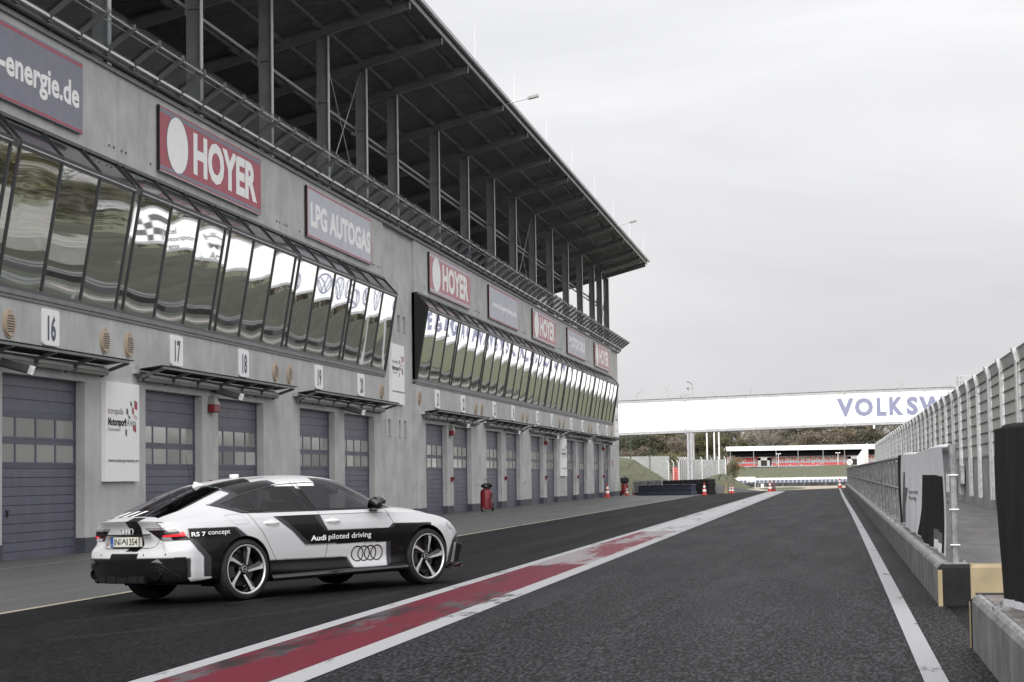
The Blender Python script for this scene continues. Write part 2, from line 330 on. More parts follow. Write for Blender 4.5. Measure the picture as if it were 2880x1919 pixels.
wall_mb(mb, XW - .13, 76.1, 82.0, Z0, 11.28, slots1)
slots2 = [(a, a + .5, 2.96, 3.68) for a in (158.6, 159.6, 161.1, 162.2)] + [(a, a + .5, 7.3, 7.9) for a in (161.1, 162.2)]
wall_mb(mb, XW - .13, 158.0, 163.7, Z0, 11.28, slots2)
mb.quad((XW - .13, 163.7, Z0), (-33, 163.7, Z0), (-33, 163.7, 11.28), (XW - .13, 163.7, 11.28))
mb.quad((XW, 12, Z0), (-33, 12, Z0), (-33, 12, 11.28), (XW, 12, 11.28)); mb.quad((-33, 12, Z0), (-33, 163.7, Z0), (-33, 163.7, 11.28), (-33, 12, 11.28))
mb.build('stair_tower_wall', M['concrete'], bld)
mb = MB(); mb2 = MB()
for (a, b, c, d) in slots1 + slots2:
    mb.quad((XW - .37, a, c), (XW - .37, b, c), (XW - .37, b, d), (XW - .37, a, d)); mb2.box(XW - .36, XW - .10, a - .03, b + .03, c - .04, c + .002)
mb.build('slot_window', M['frame'], bld); mb2.build('slot_sill', M['fascia'], bld)
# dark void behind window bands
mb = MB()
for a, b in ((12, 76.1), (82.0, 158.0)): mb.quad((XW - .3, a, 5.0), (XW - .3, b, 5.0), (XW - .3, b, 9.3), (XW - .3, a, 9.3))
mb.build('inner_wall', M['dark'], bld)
# plinth
mb = MB(); t = .012
def zoned(a, b):
    r = []; c = a
    for d0, d1 in DOORS:
        if a <= d0 and d1 <= b: r.append((c, d0)); c = d1
    r.append((c, b)); return r
for a, b in zoned(12, 76.1) + zoned(82.0, 158.0):
    MB().box(XW - .258, XW + t, a - (t if a not in (12, 82.0) else 0), b + t, Z0, -.06).build('plinth', M['plinth'], bld)
for a, b in ((76.113, 81.987), (158.013, 163.712)): MB().box(XW - .3, XW - .13 + t, a, b, Z0, -.06).build('plinth', M['plinth'], bld)
# sill course under the windows + parapet trims
mb = MB()
for a, b in ((12, 76.1), (82.0, 158.0)):
    mb.box(XW - .2, XW + .06, a, b, 5.26, 5.37)
    mb.box(XW - .2, XW + .035, a, b, 5.0 + .18, 5.26)
mb.build('window_sill', M['steel'], bld, bevel=.006)
mb = MB(); mb.box(XW - .5, XW + .07, 12, 163.8, 11.28, 11.40); mb.build('coping', M['steel'], bld)
mb = MB(); mb.box(-33, XW - .10, 12, 163.7, 11.401, 11.5); mb.build('upper_deck', M['concrete'], bld)
mb = MB(); mb.tube((XW + .13, 12, 11.46), (XW + .13, 163.9, 11.46), .055, 10)
for y in np.arange(14, 163, 3.5): mb.box(XW + .0, XW + .16, y, y + .04, 11.38, 11.43)
mb.build('gutter_pipe', M['dark'], bld, smooth='auto')
mb = MB(); mb.box(XW + .0, XW + .05, 12, 164, 11.53, 11.66); mb.build('flashing', M['fascia'], bld)
# expansion joints & bolt holes
mb = MB()
for y in [46.63, 61.3] + [97.05, 112.2, 127.4, 142.6]: MB().box(XW + .0005, XW + .004, y, y + .018, 9.06, 11.27).build('expansion_joint', M['concrete2'], bld)
for y in [46.63, 53.95, 61.3, 68.9, 89.5, 97.05, 104.6, 112.2, 119.8, 127.4, 135.3, 142.6, 150.5]:
    MB().box(XW + .0005, XW + .004, y, y + .018, ZH if any(a < y < b for a, b in DOORS) else -.05, 5.17).build('expansion_joint', M['concrete2'], bld)
mb = MB()
for yc in (46.63, 61.5, 76.0 - 1.2, 97.05, 112.2, 127.4, 142.6):
    for d in (-.62, -.30, .25, .55): mb.tube((XW, yc + d, 9.43), (XW + .03, yc + d, 9.43), .035, 8)
for yc in (44.2, 49.0, 59.0, 63.6, 84.0): mb.tube((XW, yc, 9.43), (XW + .03, yc, 9.43), .035, 8)
mb.build('wall_anchor', M['steel'], bld, smooth='auto')

# ---- garage doors (door > frame_bar panes)
def make_door(y0, y1):
    xd = XW - .245; zt = ZH + .02; mb = MB(); zb = G(XW) - .03
    edges = []
    z = zb
    while z < 1.60: edges.append((z, min(z + .183, 1.66))); z += .20
    z = 2.80
    while z < zt: edges.append((z, min(z + .253, zt))); z += .27
    for a, b in edges:
        if b - a < .03: continue
        g = .010
        mb.add([(xd, y0, a), (xd, y1, a), (xd, y1, b), (xd, y0, b), (xd - g, y0, a), (xd - g, y1, a), (xd - g, y1, b + .004), (xd - g, y0, b + .004),
                (xd, y0, a + .004), (xd, y1, a + .004)], [(8, 9, 2, 3), (3, 2, 6, 7), (4, 5, 9, 8)])
    d = mb.build('garage_door', M['door'], bld)
    MB().quad((xd - .014, y0, zb), (xd - .014, y1, zb), (xd - .014, y1, zt), (xd - .014, y0, zt)).build('seam_shade', M['frame'], d)  # dark sheet: shade in the rib gaps put into its colour
    hd_ = MB(); hd_.box(xd + .002, xd + .03, y0 + .75, y0 + .90, .62, .66); hd_.box(xd, xd + .03, y0 + .8, y0 + .85, .5, .62); hd_.build('handle', M['frame'], d)
    # window rows
    fr = MB(); n = 4; wdt = (y1 - y0 - .16) / n
    for (a, b) in ((1.69, 2.09), (2.24, 2.66)):
        fr.box(xd - .01, xd + .02, y0, y1, b, b + .05); fr.box(xd - .01, xd + .02, y0, y1, a - .05, a)
        for k in range(n + 1): c = y0 + .08 + k * wdt; fr.box(xd - .01, xd + .02, c - .04, c + .04, a, b)
    fr.box(xd - .01, xd + .012, y0, y1, 1.60, 1.64); fr.box(xd - .01, xd + .012, y0, y1, 2.14, 2.19); fr.box(xd - .01, xd + .012, y0, y1, 2.71, 2.80)
    fr.box(xd - .005, xd + .03, y0, y0 + .05, zb, zt); fr.box(xd - .005, xd + .03, y1 - .05, y1, zb, zt)
    fr.build('door_frame', M['doorframe'], d)
    for (a, b) in ((1.69, 2.09), (2.24, 2.66)):
        for k in range(n):
            c = y0 + .08 + k * wdt; MB().box(xd - .008, xd + .004, c + .04, c + wdt - .04, a, b).build('pane', M['doorpane'], d)
for a, b in DOORS: make_door(a, b)

# ---- window bands
XT, ZT = -16.72, 8.43
def wp(z): return XW + .01 + (XT - XW - .01) * (z - 5.42) / (ZT - 5.42)
def make_bay(y0, y1, gap):
    fr = MB(); z0 = 5.40; n = 3; e = .035; wd = (y1 - y0) / n
    def bar(y, r=.028): fr.hexa([(wp(z0) - .05, y - r, z0), (wp(z0) + e, y - r, z0), (wp(z0) + e, y + r, z0), (wp(z0) - .05, y + r, z0)],
                                [(XT - .05, y - r, ZT), (XT + e, y - r, ZT), (XT + e, y + r, ZT), (XT - .05, y + r, ZT)])
    for k in range(n + 1): bar(y0 + k * wd)
    fr.box(wp(5.37) - .06, wp(5.4) + .05, y0 - .03, y1 + gap, 5.372, 5.45)
    fr.hexa([(wp(8.28) - .06, y0 - .03, 8.28), (wp(8.28) + .025, y0 - .03, 8.28), (wp(8.28) + .025, y1 + gap, 8.28), (wp(8.28) - .06, y1 + gap, 8.28)],
            [(XT - .06, y0 - .03, 8.45), (XT + .03, y0 - .03, 8.45), (XT + .03, y1 + gap, 8.45), (XT - .06, y1 + gap, 8.45)])
    # sloped glazing bars above
    for k in range(n + 1): fr.beam((XT, y0 + k * wd, ZT + .02), (XW + .02, y0 + k * wd - 0, 9.06), .05, .06)
    fr.box(XW, XW + .07, y0 - .03, y1 + gap, 9.02, 9.10)
    f = fr.build('window', M['frame'], bld)
    for k in range(n):
        a = y0 + k * wd + .02; b = a + wd - .04
        if k == 2 and gap > .1: pass
        pn = MB(); sag = .0055 * (.6 + .8 * random.random()); vs = []; K = 10
        for j in range(K + 1):
            for i in range(K + 1):
                u = i / K; v = j / K; z = 5.42 + (ZT - 5.42) * v; bl_ = sag * (1 - (2 * u - 1) ** 2) * (.4 + .6 * (1 - (2 * v - 1) ** 2)); vs.append((wp(5.42) + (XT - wp(5.42)) * v - bl_, a + (b - a) * u, z + bl_ * .17))
        pn.add(vs, [(j * (K + 1) + i, j * (K + 1) + i + 1, (j + 1) * (K + 1) + i + 1, (j + 1) * (K + 1) + i) for j in range(K) for i in range(K)]).build('pane', M['coat'], f, smooth=True)
    if gap > .1: MB().quad((wp(5.42), y1 + .02, 5.42), (wp(5.42), y1 + gap - .02, 5.42), (XT, y1 + gap - .02, ZT), (XT, y1 + .02, ZT)).build('pane', M['coat'], f)
    g = MB(); g.quad((XT, y0, ZT + .02), (XT, y1 + gap, ZT + .02), (XW, y1 + gap, 9.05), (XW, y0, 9.05)); g.build('sloped_glazing', M['roofglass'], f)
    bl = MB()
    bl.box(XT - .0, XT + .034, y0, y1, 8.335, 8.365)
    bl.build('fixing_strip', M['fascia'], f)
M['roofglass'] = mat('sloped glass', (.03, .032, .034), .08, metal=0, spec=.9)
for y in (17.1, 24.55, 31.98, 39.43, 46.87, 54.32, 61.79): make_bay(y, y + 6.97, .48)
make_bay(69.26, 76.08, .0)
for k in range(10): make_bay(82.28 + 7.57 * k, 82.28 + 7.57 * k + 7.1, .47 if k < 9 else .0)
for y in (76.10, 82.02, 158.0):
    MB().prism([(XW - .02, 5.3), (wp(5.4) + .04, 5.3), (XT + .04, ZT + .03), (XW - .02, 9.12)], lambda a, b, y=y: (a, y, b), lambda a, b, y=y: (a, y + .05, b)).build('bay_end_panel', M['black'], bld)

# ---- ventilation louvres
for y in (40.04, 45.69, 47.35, 60.57, 62.22, 75.55, 82.74, 96.26, 97.93, 111.18, 112.92, 126.60, 128.46, 141.90, 143.60, 156.85):
    mb = MB(); mb.lathe([(0, .31), (.03, .31), (.035, .29), (.02, .27), (.055, .265), (.055, .0)], (XW, y, 4.62), (1, 0, 0), 28)
    v = mb.build('vent', M['beige'], bld, smooth='auto')
    s = MB()
    for k in range(7):
        z = 4.62 - .165 + k * .055; h = math.sqrt(max(.0, .235 ** 2 - (z - 4.62) ** 2)) * .9; s.box(XW + .05, XW + .058, y - h, y + h, z - .013, z + .013)
    s.build('vent_slot', M['black'], v)

# ---- canopies
def make_canopy(y0, y1):
    xf = XW + .74; mb = MB(); n = int((y1 - y0) / .075); prof = []
    for i in range(n + 1):
        y = y0 + (y1 - y0) * i / n; prof.append((y, .022 if i % 2 else 0))
    vs = []; fs = []
    for (y, d) in prof: vs += [(XW + .02, y, 4.03 + d), (xf, y, 4.12 + d)]
    for i in range(n): fs.append((2 * i, 2 * i + 2, 2 * i + 3, 2 * i + 1))
    mb.add(vs, fs); c = mb.build('canopy', M['dark'], bld)
    fr = MB(); fr.box(xf - .07, xf - .01, y0 + .12, y1 - .35, 4.05, 4.105); fr.box(XW + .0, XW + .07, y0 + .05, y1 - .3, 3.86, 4.0)
    k = 0; st = (y1 - y0 - .6) / 6
    for k in range(7):
        y = y0 + .25 + k * st
        fr.hexa([(XW, y - .03, 3.72), (XW + .12, y - .03, 3.76), (XW + .12, y + .03, 3.76), (XW, y + .03, 3.72)], [(XW, y - .03, 3.95), (XW + .12, y - .03, 3.95), (XW + .12, y + .03, 3.95), (XW, y + .03, 3.95)])
        fr.beam((XW + .05, y, 3.84), (xf - .03, y, 4.06), .05, .08)
    fr.build('canopy_bracket', M['steel'], c)
    MB().box(XW, XW + .16, y0 - .12, y0 + .02, 3.93, 4.13).build('junction_box', M['galv'], c)
    for k in range(6):
        a = y0 + .25 + k * st + .12; b = a + st - .24
        l = MB(); l.box(XW + .14, XW + .26, a, b, 3.85, 3.92); l.tube((XW + .20, a, 3.82), (XW + .20, b, 3.82), .062, 10)
        l.build('strip_lamp', M['lampglass'], c, smooth='auto')
for a, b in ((31.6, 45.8), (47.75, 60.6), (62.75, 75.55), (83.2, 96.4), (98.5, 111.2), (113.6, 127.8), (129.2, 142.0), (144.3, 156.4)): make_canopy(a, b)

# ---- upper stand: columns, beams, roof
COLY = [25.2, 32.8, 40.4, 47.95, 55.5, 63.0, 70.5, 76.6, 82.3, 91.4, 99.1, 107.0, 114.6, 122.3, 130.0, 137.9, 145.8, 153.4, 158.4, 163.4]
def rz(x): return 18.78 + .262 * (x + 14.75)
for y in COLY:
    mb = MB(); mb.box(-18.36, -17.98, y - .012, y + .012, 11.5, rz(-18.1) - .40)
    mb.box(-18.39, -18.36, y - .11, y + .11, 11.5, rz(-18.36) - .4)
    mb.box(-18.37, -17.97, y - .10, y + .10, 15.05, 15.08); mb.box(-18.42, -18.39, y - .14, y + .14, 14.85, 15.35)
    cl = mb.build('column', M['steel'], bld); MB().box(-17.98, -17.95, y - .12, y + .12, 11.5, rz(-17.96) - .40).build('front_flange', M['fascia'], cl)  # front flange in paler steel, sky reflection worked into its colour
    mb = MB()
    def seg(xa, xb, da, db, wd, off):
        mb.hexa([(xa, y - wd, rz(xa) - off - da), (xb, y - wd, rz(xb) - off - db), (xb, y + wd, rz(xb) - off - db), (xa, y + wd, rz(xa) - off - da)],
                [(xa, y - wd, rz(xa) - off), (xb, y - wd, rz(xb) - off), (xb, y + wd, rz(xb) - off), (xa, y + wd, rz(xa) - off)])
    seg(-31, -14.9, .40, .34, .012, .0); seg(-31, -14.9, .025, .025, .10, -.0); mbz = 0
    for (xa, xb) in ((-31, -14.9),):
        mb.hexa([(xa, y - .10, rz(xa) - .43), (xb, y - .10, rz(xb) - .365), (xb, y + .10, rz(xb) - .365), (xa, y + .10, rz(xa) - .43)],
                [(xa, y - .10, rz(xa) - .405), (xb, y - .10, rz(xb) - .342), (xb, y + .10, rz(xb) - .342), (xa, y + .10, rz(xa) - .405)])
    mb.box(-14.9, -14.87, y - .11, y + .11, rz(-14.9) - .37, rz(-14.9)); mb.box(-18.35, -17.97, y - .13, y + .13, rz(-18.1) - .46, rz(-18.35) - .38)
    mb.build('roof_beam', M['steel'], bld)
mb = MB()
for x in (-15.55, -16.85, -18.25, -19.8, -21.4, -23.0, -24.6, -26.2, -28.0, -30.0):
    mb.box(x - .04, x + .04, 18, 164, rz(x) - .0 + .002, rz(x) + .13)
    for y in COLY: mb.box(x - .06, x + .06, y - 1.0, y + .12, rz(x) - .10, rz(x) + .02)
mb.build('purlin', M['steel'], bld)
mb = MB(); y = 17.0; vs = []; fs = []; i = 0
while y < 164.4:
    for (dy, d) in ((0, 0), (.09, 0), (.12, .045), (.21, .045)):
        yy = y + dy
        vs += [(-31.5, yy, rz(-31.5) + .135 + d), (-23, yy, rz(-23) + .135 + d), (-14.72, yy, rz(-14.72) + .135 + d)]
    y += .24
n = len(vs) // 3
for i in range(n - 1): fs += [(3 * i, 3 * i + 3, 3 * i + 4, 3 * i + 1), (3 * i + 1, 3 * i + 4, 3 * i + 5, 3 * i + 2)]
mb.add(vs, fs); mb.build('roof_sheet', M['soffit'], bld)
mb = MB(); mb.box(-14.72, -14.60, 17, 164.5, rz(-14.7) + .05, rz(-14.7) + .20); mb.box(-14.86, -14.80, 17, 164.4, rz(-14.8) - .12, rz(-14.8) + .10); mb.build('roof_gutter', M['fascia'], bld)
mb = MB(); mb.beam((-18.45, 17, 15.12), (-18.45, 163.5, 15.12), .07, .10)
mb.beam((-18.45, 76.0, 14.85), (-18.45, 163, 14.85), .07, .07); mb.build('tie_beam', M['steel'], bld)
mb = MB()
for a, b in ((70.5, 76.6), (40.4, 32.8), (114.6, 122.3), (158.4, 163.4)):
    for (p, q) in ((a, b), (b, a)): mb.tube((-18.2, p, 11.6), (-18.2, q, 17.4), .018, 6)
mb.build('brace_cable', M['galv'], bld)
for y in (73.5, 84.75, 95.75, 106.85, 117.7, 129.3, 140.6, 151.9, 163.5):
    MB().tube((-15.0, y, 18.85), (-15.0, y, 21.04), .022, 6, .010).build('lightning_rod', M['white'], bld)
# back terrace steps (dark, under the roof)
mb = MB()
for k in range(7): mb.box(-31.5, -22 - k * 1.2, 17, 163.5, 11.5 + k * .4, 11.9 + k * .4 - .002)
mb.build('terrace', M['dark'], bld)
# ---- slanting glass balustrade
rail = MB(); rail.tube((-16.47, 12, 12.15), (-16.47, 164.4, 12.15), .028, 10); rail.tube((-16.62, 12, 12.09), (-16.62, 164.4, 12.09), .014, 6)
rl = rail.build('balustrade', M['galv'], bld, smooth='auto')
sy = np.arange(43.72 - 1.825 * 14, 164.5, 1.825)
for y in sy:
    mb = MB(); mb.beam((-17.22, y, 11.60), (-16.40, y, 12.20), .045, .13); mb.box(-17.27, -17.08, y - .09, y + .09, 11.55, 11.575); mb.box(-16.49, -16.40, y - .03, y + .03, 12.12, 12.27)
    mb.build('strut', M['steel'], rl)
mb = MB()
for a in sy[:-1]: mb.hexa([(-17.16, a + .06, 11.63), (-17.05, a + .06, 11.63), (-17.05, a + 1.765, 11.63), (-17.16, a + 1.765, 11.63)],
                         [(-17.17, a + .06, 11.70), (-17.06, a + .06, 11.70), (-17.06, a + 1.765, 11.70), (-17.17, a + 1.765, 11.70)])
mb.build('clamp_strip', M['signwhite'], rl)
mb = MB()
for a in sy[:-1]: mb.hexa([(-17.16, a + .05, 11.70), (-17.15, a + .05, 11.69), (-17.15, a + 1.775, 11.69), (-17.16, a + 1.775, 11.70)],
                         [(-16.43, a + .05, 12.26), (-16.42, a + .05, 12.25), (-16.42, a + 1.775, 12.25), (-16.43, a + 1.775, 12.26)])
mb.build('glass_panel', M['glass'], rl)

# ================================================================== things on the building
fw = lambda a, b, d: (XW + .10 + d, a, b)     # wall facing the lane
def sign_base(name, y0, y1, z0, z1, m, label, cat, group=None, th=.10, side=None, r=0):
    root = empty(name, (XW + th, (y0 + y1) / 2, z0), label=label, cat=cat, group=group)
    p = MB(); p.box(XW + .02, XW + th, y0, y1, z0, z1); p.build('panel', m, root, bevel=.004 if not r else r)
    return root
def letters(root, s, y0, y1, z0, z1, m, bold=0., th=.10, name='lettering', **k):
    return text_mb(s, y0, y1, z0, z1, lambda a, b, d: (XW + th + .003 + d, a, b), bold, 0, **k).build(name, m, root)
def strip(root, y0, y1, z0, z1, m, name='stripe', th=.10, d=.002):
    return MB().box(XW + th - .01, XW + th + d, y0, y1, z0, z1).build(name, m, root)
# e-energie banner
r = sign_base('banner', 34.6, 44.05, 9.36, 11.05, M['bluegrey'], 'blue grey banner with red edges reading -energie.de, cut by the left edge', 'banner')
strip(r, 34.6, 44.05, 10.93, 11.0, M['signred']); strip(r, 34.6, 44.05, 9.38, 9.44, M['signred'])
letters(r, '-energie.de', 39.3, 43.82, 9.74, 10.50, M['signwhite'], .028)
def oval(root, yc, zc, a, b, m):
    p = MB(); n = 40; p.add([(XW + .104, yc + a * math.cos(2 * math.pi * i / n), zc + b * math.sin(2 * math.pi * i / n)) for i in range(n)], [tuple(range(n))]); return p.build('oval', m, root)
def hoyer(y0, y1, lab, m, mt, grp='red HOYER boards on the pit building'):
    r = sign_base('banner', y0, y1, 9.35, 11.06, m, lab, 'banner', grp); L_ = (y1 - y0) / 9.3
    strip(r, y0, y1, 10.90, 11.02, mt); strip(r, y0, y1, 9.40, 9.50, mt)
    MB().box(XW + .03, XW + .095, y0 - .03, y0 - .001, 9.34, 11.08).build('edge_trim', M['black'], r)
    MB().box(XW + .03, XW + .12, y0, y1, 9.33, 9.352).build('edge_rail', M['galv'], r)
    oval(r, y0 + 1.40 * L_, 10.21, .92 * L_, .79, mt).location.x = 0
    p = oval(r, y0 + 1.40 * L_, 10.21, .87 * L_, .75, M['signwhite']); p.data.transform(Matrix.Translation((.003, 0, 0)))
    letters(r, 'HOYER', y0 + 2.75 * L_, y0 + 8.85 * L_, 9.64, 10.82, M['signwhite'], .045)
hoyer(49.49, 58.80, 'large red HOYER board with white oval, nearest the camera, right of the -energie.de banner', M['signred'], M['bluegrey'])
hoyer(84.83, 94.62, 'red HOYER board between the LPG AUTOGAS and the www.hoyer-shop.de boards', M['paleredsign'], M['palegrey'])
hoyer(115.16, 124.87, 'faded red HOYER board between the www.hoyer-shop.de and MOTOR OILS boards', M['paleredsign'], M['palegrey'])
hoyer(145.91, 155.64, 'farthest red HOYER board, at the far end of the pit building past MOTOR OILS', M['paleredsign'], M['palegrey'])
def greyboard(y0, y1, s, ty0, ty1, tz0, tz1, lab, m=None):
    r = sign_base('banner', y0, y1, 9.35, 11.06, m or M['bluegrey'], lab, 'banner', 'blue grey boards on the pit building')
    for (a, b, c, d) in ((y0, y1, 10.99, 11.045), (y0, y1, 9.37, 9.42), (y0 + .0, y0 + .08, 9.42, 10.99), (y1 - .08, y1, 9.42, 10.99)): strip(r, a, b, c, d, M['signred'])
    MB().box(XW + .03, XW + .095, y0 - .03, y0 - .001, 9.34, 11.08).build('edge_trim', M['black'], r)
    MB().box(XW + .09, XW + .102, (y0 + y1) / 2 - .006, (y0 + y1) / 2 + .006, 9.36, 11.05).build('panel_joint', M['dark'], r)
    letters(r, s, ty0, ty1, tz0, tz1, M['signwhite'], .045)
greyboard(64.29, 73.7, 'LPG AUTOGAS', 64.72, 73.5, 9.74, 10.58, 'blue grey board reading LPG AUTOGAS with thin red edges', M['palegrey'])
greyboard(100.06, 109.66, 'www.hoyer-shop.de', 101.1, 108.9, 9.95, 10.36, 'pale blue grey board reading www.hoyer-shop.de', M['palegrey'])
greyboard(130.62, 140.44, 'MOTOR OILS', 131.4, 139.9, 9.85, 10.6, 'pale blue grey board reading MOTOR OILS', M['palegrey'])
# number plates
NUM = {'15': 35.4, '16': 41.80, '17': 50.49, '18': 56.64, '19': 65.40, '20': 71.58, '21': 86.06, '22': 92.26, '23': 101.1, '24': 107.22, '25': 116.4, '26': 122.55, '27': 131.9, '28': 138.0, '29': 147.05, '30': 153.25}
for s, y in NUM.items():
    wd = .93; r = empty('number_plate', (XW + .03, y + wd / 2, 4.29), label='white rounded plate with the garage number %s above the canopy' % s, cat='number plate', group='garage number plates')
    a, b, c, d = y, y + wd, 4.29, 5.10; k = .09; pts = []
    for (cy, cz, t0) in ((b - k, d - k, 0), (a + k, d - k, 90), (a + k, c + k, 180), (b - k, c + k, 270)):
        for q in range(0, 91, 18): pts.append((cy + k * math.cos(R(t0 + q)), cz + k * math.sin(R(t0 + q))))
    MB().prism(pts, lambda p, q: (XW + .005, p, q), lambda p, q: (XW + .06, p, q)).build('panel', M['signwhite'], r)
    letters(r, s, y + .23, y + .71, 4.39, 4.97, M['numblue'], .035, th=.06)
# motorsport arena banners
def arena(y0, y1, z0, z1, lab, xo=0.):
    r = empty('banner', (XW + .1 + xo, (y0 + y1) / 2, z0), label=lab, cat='banner', group='white motorsport arena banners')
    MB().box(XW + .005 + xo, XW + .12 + xo, y0, y1, z0, z1).build('panel', M['signwhite'], r)
    W_ = y1 - y0; f = lambda a, b, d: (XW + .124 + xo + d, a, b)
    Y = lambda t: y0 + W_ * t; Zf = lambda t: z1 - (z1 - z0) * t
    def tx(s, a, b, c, d, m, bold=0., th=0.): text_mb(s, Y(a), Y(b), Zf(d), Zf(c), f, bold, th).build('lettering', m, r)
    tx('e', .06, .115, .275, .325, M['signred']); tx('tropolis', .125, .51, .26, .345, M['black'])
    tx('Motorsport', .06, .60, .36, .465, M['black'], .05); tx('Arena', .62, .90, .36, .435, M['clothm'], .0)
    tx('Oschersleben', .06, .42, .46, .495, M['steel']); tx('www.motorsportarena.com', .07, .985, .775, .82, M['black'], .01)
    for (m, cells) in ((M['signred'], [(.84, .165, .94, .27), (.77, .235, .83, .32), (.80, .42, .90, .50)]), (M['clothm'], [(.60, .25, .66, .33), (.72, .175, .77, .24), (.66, .32, .72, .37), (.55, .355, .60, .42), (.57, .46, .62, .545)]), (M['seatgrey'], [(.82, .31, .93, .37), (.76, .365, .82, .39)])):
        p = MB()
        for (a, b, c, d) in cells: p.add([f(Y(a), Zf(d - .02), 0), f(Y(c), Zf(d), 0), f(Y(c), Zf(b + .02), 0), f(Y(a), Zf(b), 0)], [(0, 1, 2, 3)])
        p.build('flag_squares', m, r)
arena(45.47, 47.80, 1.24, 3.65, 'white motorsport arena banner between garage doors 16 and 17')
arena(77.45, 79.88, 4.21, 6.62, 'white motorsport arena banner on the stair tower right of number 20, above the small slots', -.13)
arena(126.55, 129.15, 1.22, 3.64, 'white motorsport arena banner between garage doors 26 and 27')
arena(160.25, 162.65, 4.34, 6.71, 'farthest white motorsport arena banner, on the end wall of the pit building', -.13)
# alarm beacons, floodlights, call boxes, taps, no-entry sign
def lab_pair(n): return 'between garage doors %d and %d' % (n, n + 1)
for y, n in ((53.95, 17), (89.5, 21), (119.8, 25), (150.5, 29)):
    r = empty('alarm_light', (XW + .1, y, 3.15), label='red alarm light under the canopy ' + lab_pair(n), cat='alarm light', group='red alarm lights')
    p = MB(); p.box(XW + .02, XW + .22, y - .26, y + .26, 3.14, 3.36); p.build('lens', M['red'], r, bevel=.03)
    p = MB(); p.hexa([(XW, y - .26, 3.362), (XW + .22, y - .26, 3.362), (XW + .22, y + .26, 3.362), (XW, y + .26, 3.362)], [(XW, y - .15, 3.60), (XW + .14, y - .15, 3.60), (XW + .14, y + .15, 3.60), (XW, y + .15, 3.60)]); p.build('housing', M['lampglass'], r)
for y, n in ((39.1, 15), (54.05, 17), (68.9, 19), (89.6, 21), (104.7, 23), (119.9, 25), (135.4, 27), (150.6, 29)):
    r = empty('security_camera', (XW + .3, y, 3.7), label='dark floodlight housing under the canopy ' + lab_pair(n), cat='floodlight', group='floodlight housings under the canopies')
    p = MB(); p.beam((XW + .1, y, 3.78), (XW + .75, y + .35, 3.58), .20, .17); p.build('housing', M['dark'], r, bevel=.02)
    p = MB(); p.beam((XW + .70, y + .33, 3.60), (XW + .80, y + .38, 3.56), .22, .19); p.build('hood', M['galv'], r)
    MB().tube((XW, y, 3.95), (XW + .18, y, 3.76), .03, 8).build('arm', M['dark'], r)
for y, n in ((53.95, 17), (89.69, 21), (104.76, 23), (119.93, 25), (135.32, 27), (150.63, 29)):
    p = MB(); p.hexa([(XW, y - .09, 1.03), (XW + .07, y - .09, 1.03), (XW + .07, y + .09, 1.03), (XW, y + .09, 1.03)], [(XW, y - .12, 1.25), (XW + .16, y - .12, 1.25), (XW + .16, y + .12, 1.25), (XW, y + .12, 1.25)])
    rooted(p, 'call_box', M['red'], (XW, y, 1.03), label='small red call box at chest height on the pier ' + lab_pair(n), cat='call box', group='red call boxes')
TAPL = {75.60: 'right of garage door 20', 82.93: 'left of garage door 21', 96.35: 'right of garage door 22', 98.05: 'left of garage door 23', 111.35: 'right of garage door 24', 113.17: 'left of garage door 25', 126.51: 'right of garage door 26',
        128.70: 'left of garage door 27', 142.16: 'right of garage door 28', 143.73: 'left of garage door 29'}
for y, lb in TAPL.items():
    p = MB(); p.tube((XW, y, .88), (XW + .14, y, .88), .02, 8); p.tube((XW + .12, y, .88), (XW + .12, y, .78), .018, 8); p.tube((XW + .08, y - .05, .93), (XW + .08, y + .05, .93), .012, 6); p.tube((XW + .08, y, .88), (XW + .08, y, .93), .01, 6)
    p.tube((XW, y, .88), (XW + .02, y, .88), .05, 12)
    rooted(p, 'water_tap', M['galv'], (XW, y, .88), label='small metal water tap on the wall ' + lb, cat='water tap', group='wall taps', smooth='auto')
r = empty('no_parking_sign', (XW - .1, 157.6, 1.98), label='small red and white sign beside garage door 30', cat='sign')
MB().box(XW + .005, XW + .03, 157.3, 157.9, 1.98, 2.38).build('panel', M['signred'], r)
p = MB(); p.add([(XW + .033, 157.42, 2.05), (XW + .033, 157.55, 2.05), (XW + .033, 157.78, 2.31), (XW + .033, 157.65, 2.31)], [(0, 1, 2, 3)]); p.build('white_slash', M['signwhite'], r)
# arm floodlights reaching out from the roof edge
for y, lb in ((91.8, 'nearer arm floodlight reaching out from the stand roof edge'), (139.2, 'farther arm floodlight reaching out from the stand roof edge')):
    r = empty('arm_floodlight', (-14.9, y, 18.8), label=lb, cat='floodlight', group='arm floodlights on the roof edge')
    p = MB(); p.tube((-15.0, y, 18.72), (-13.55, y + .1, 19.06), .025, 8); p.tube((-14.9, y, 18.76), (-13.9, y + .3, 19.05), .012, 6); p.build('arm', M['galv'], r)
    p = MB(); p.beam((-13.75, y + .1, 19.02), (-13.25, y + .1, 19.13), .22, .14); p.build('lamp_head', M['lampglass'], r, bevel=.02)
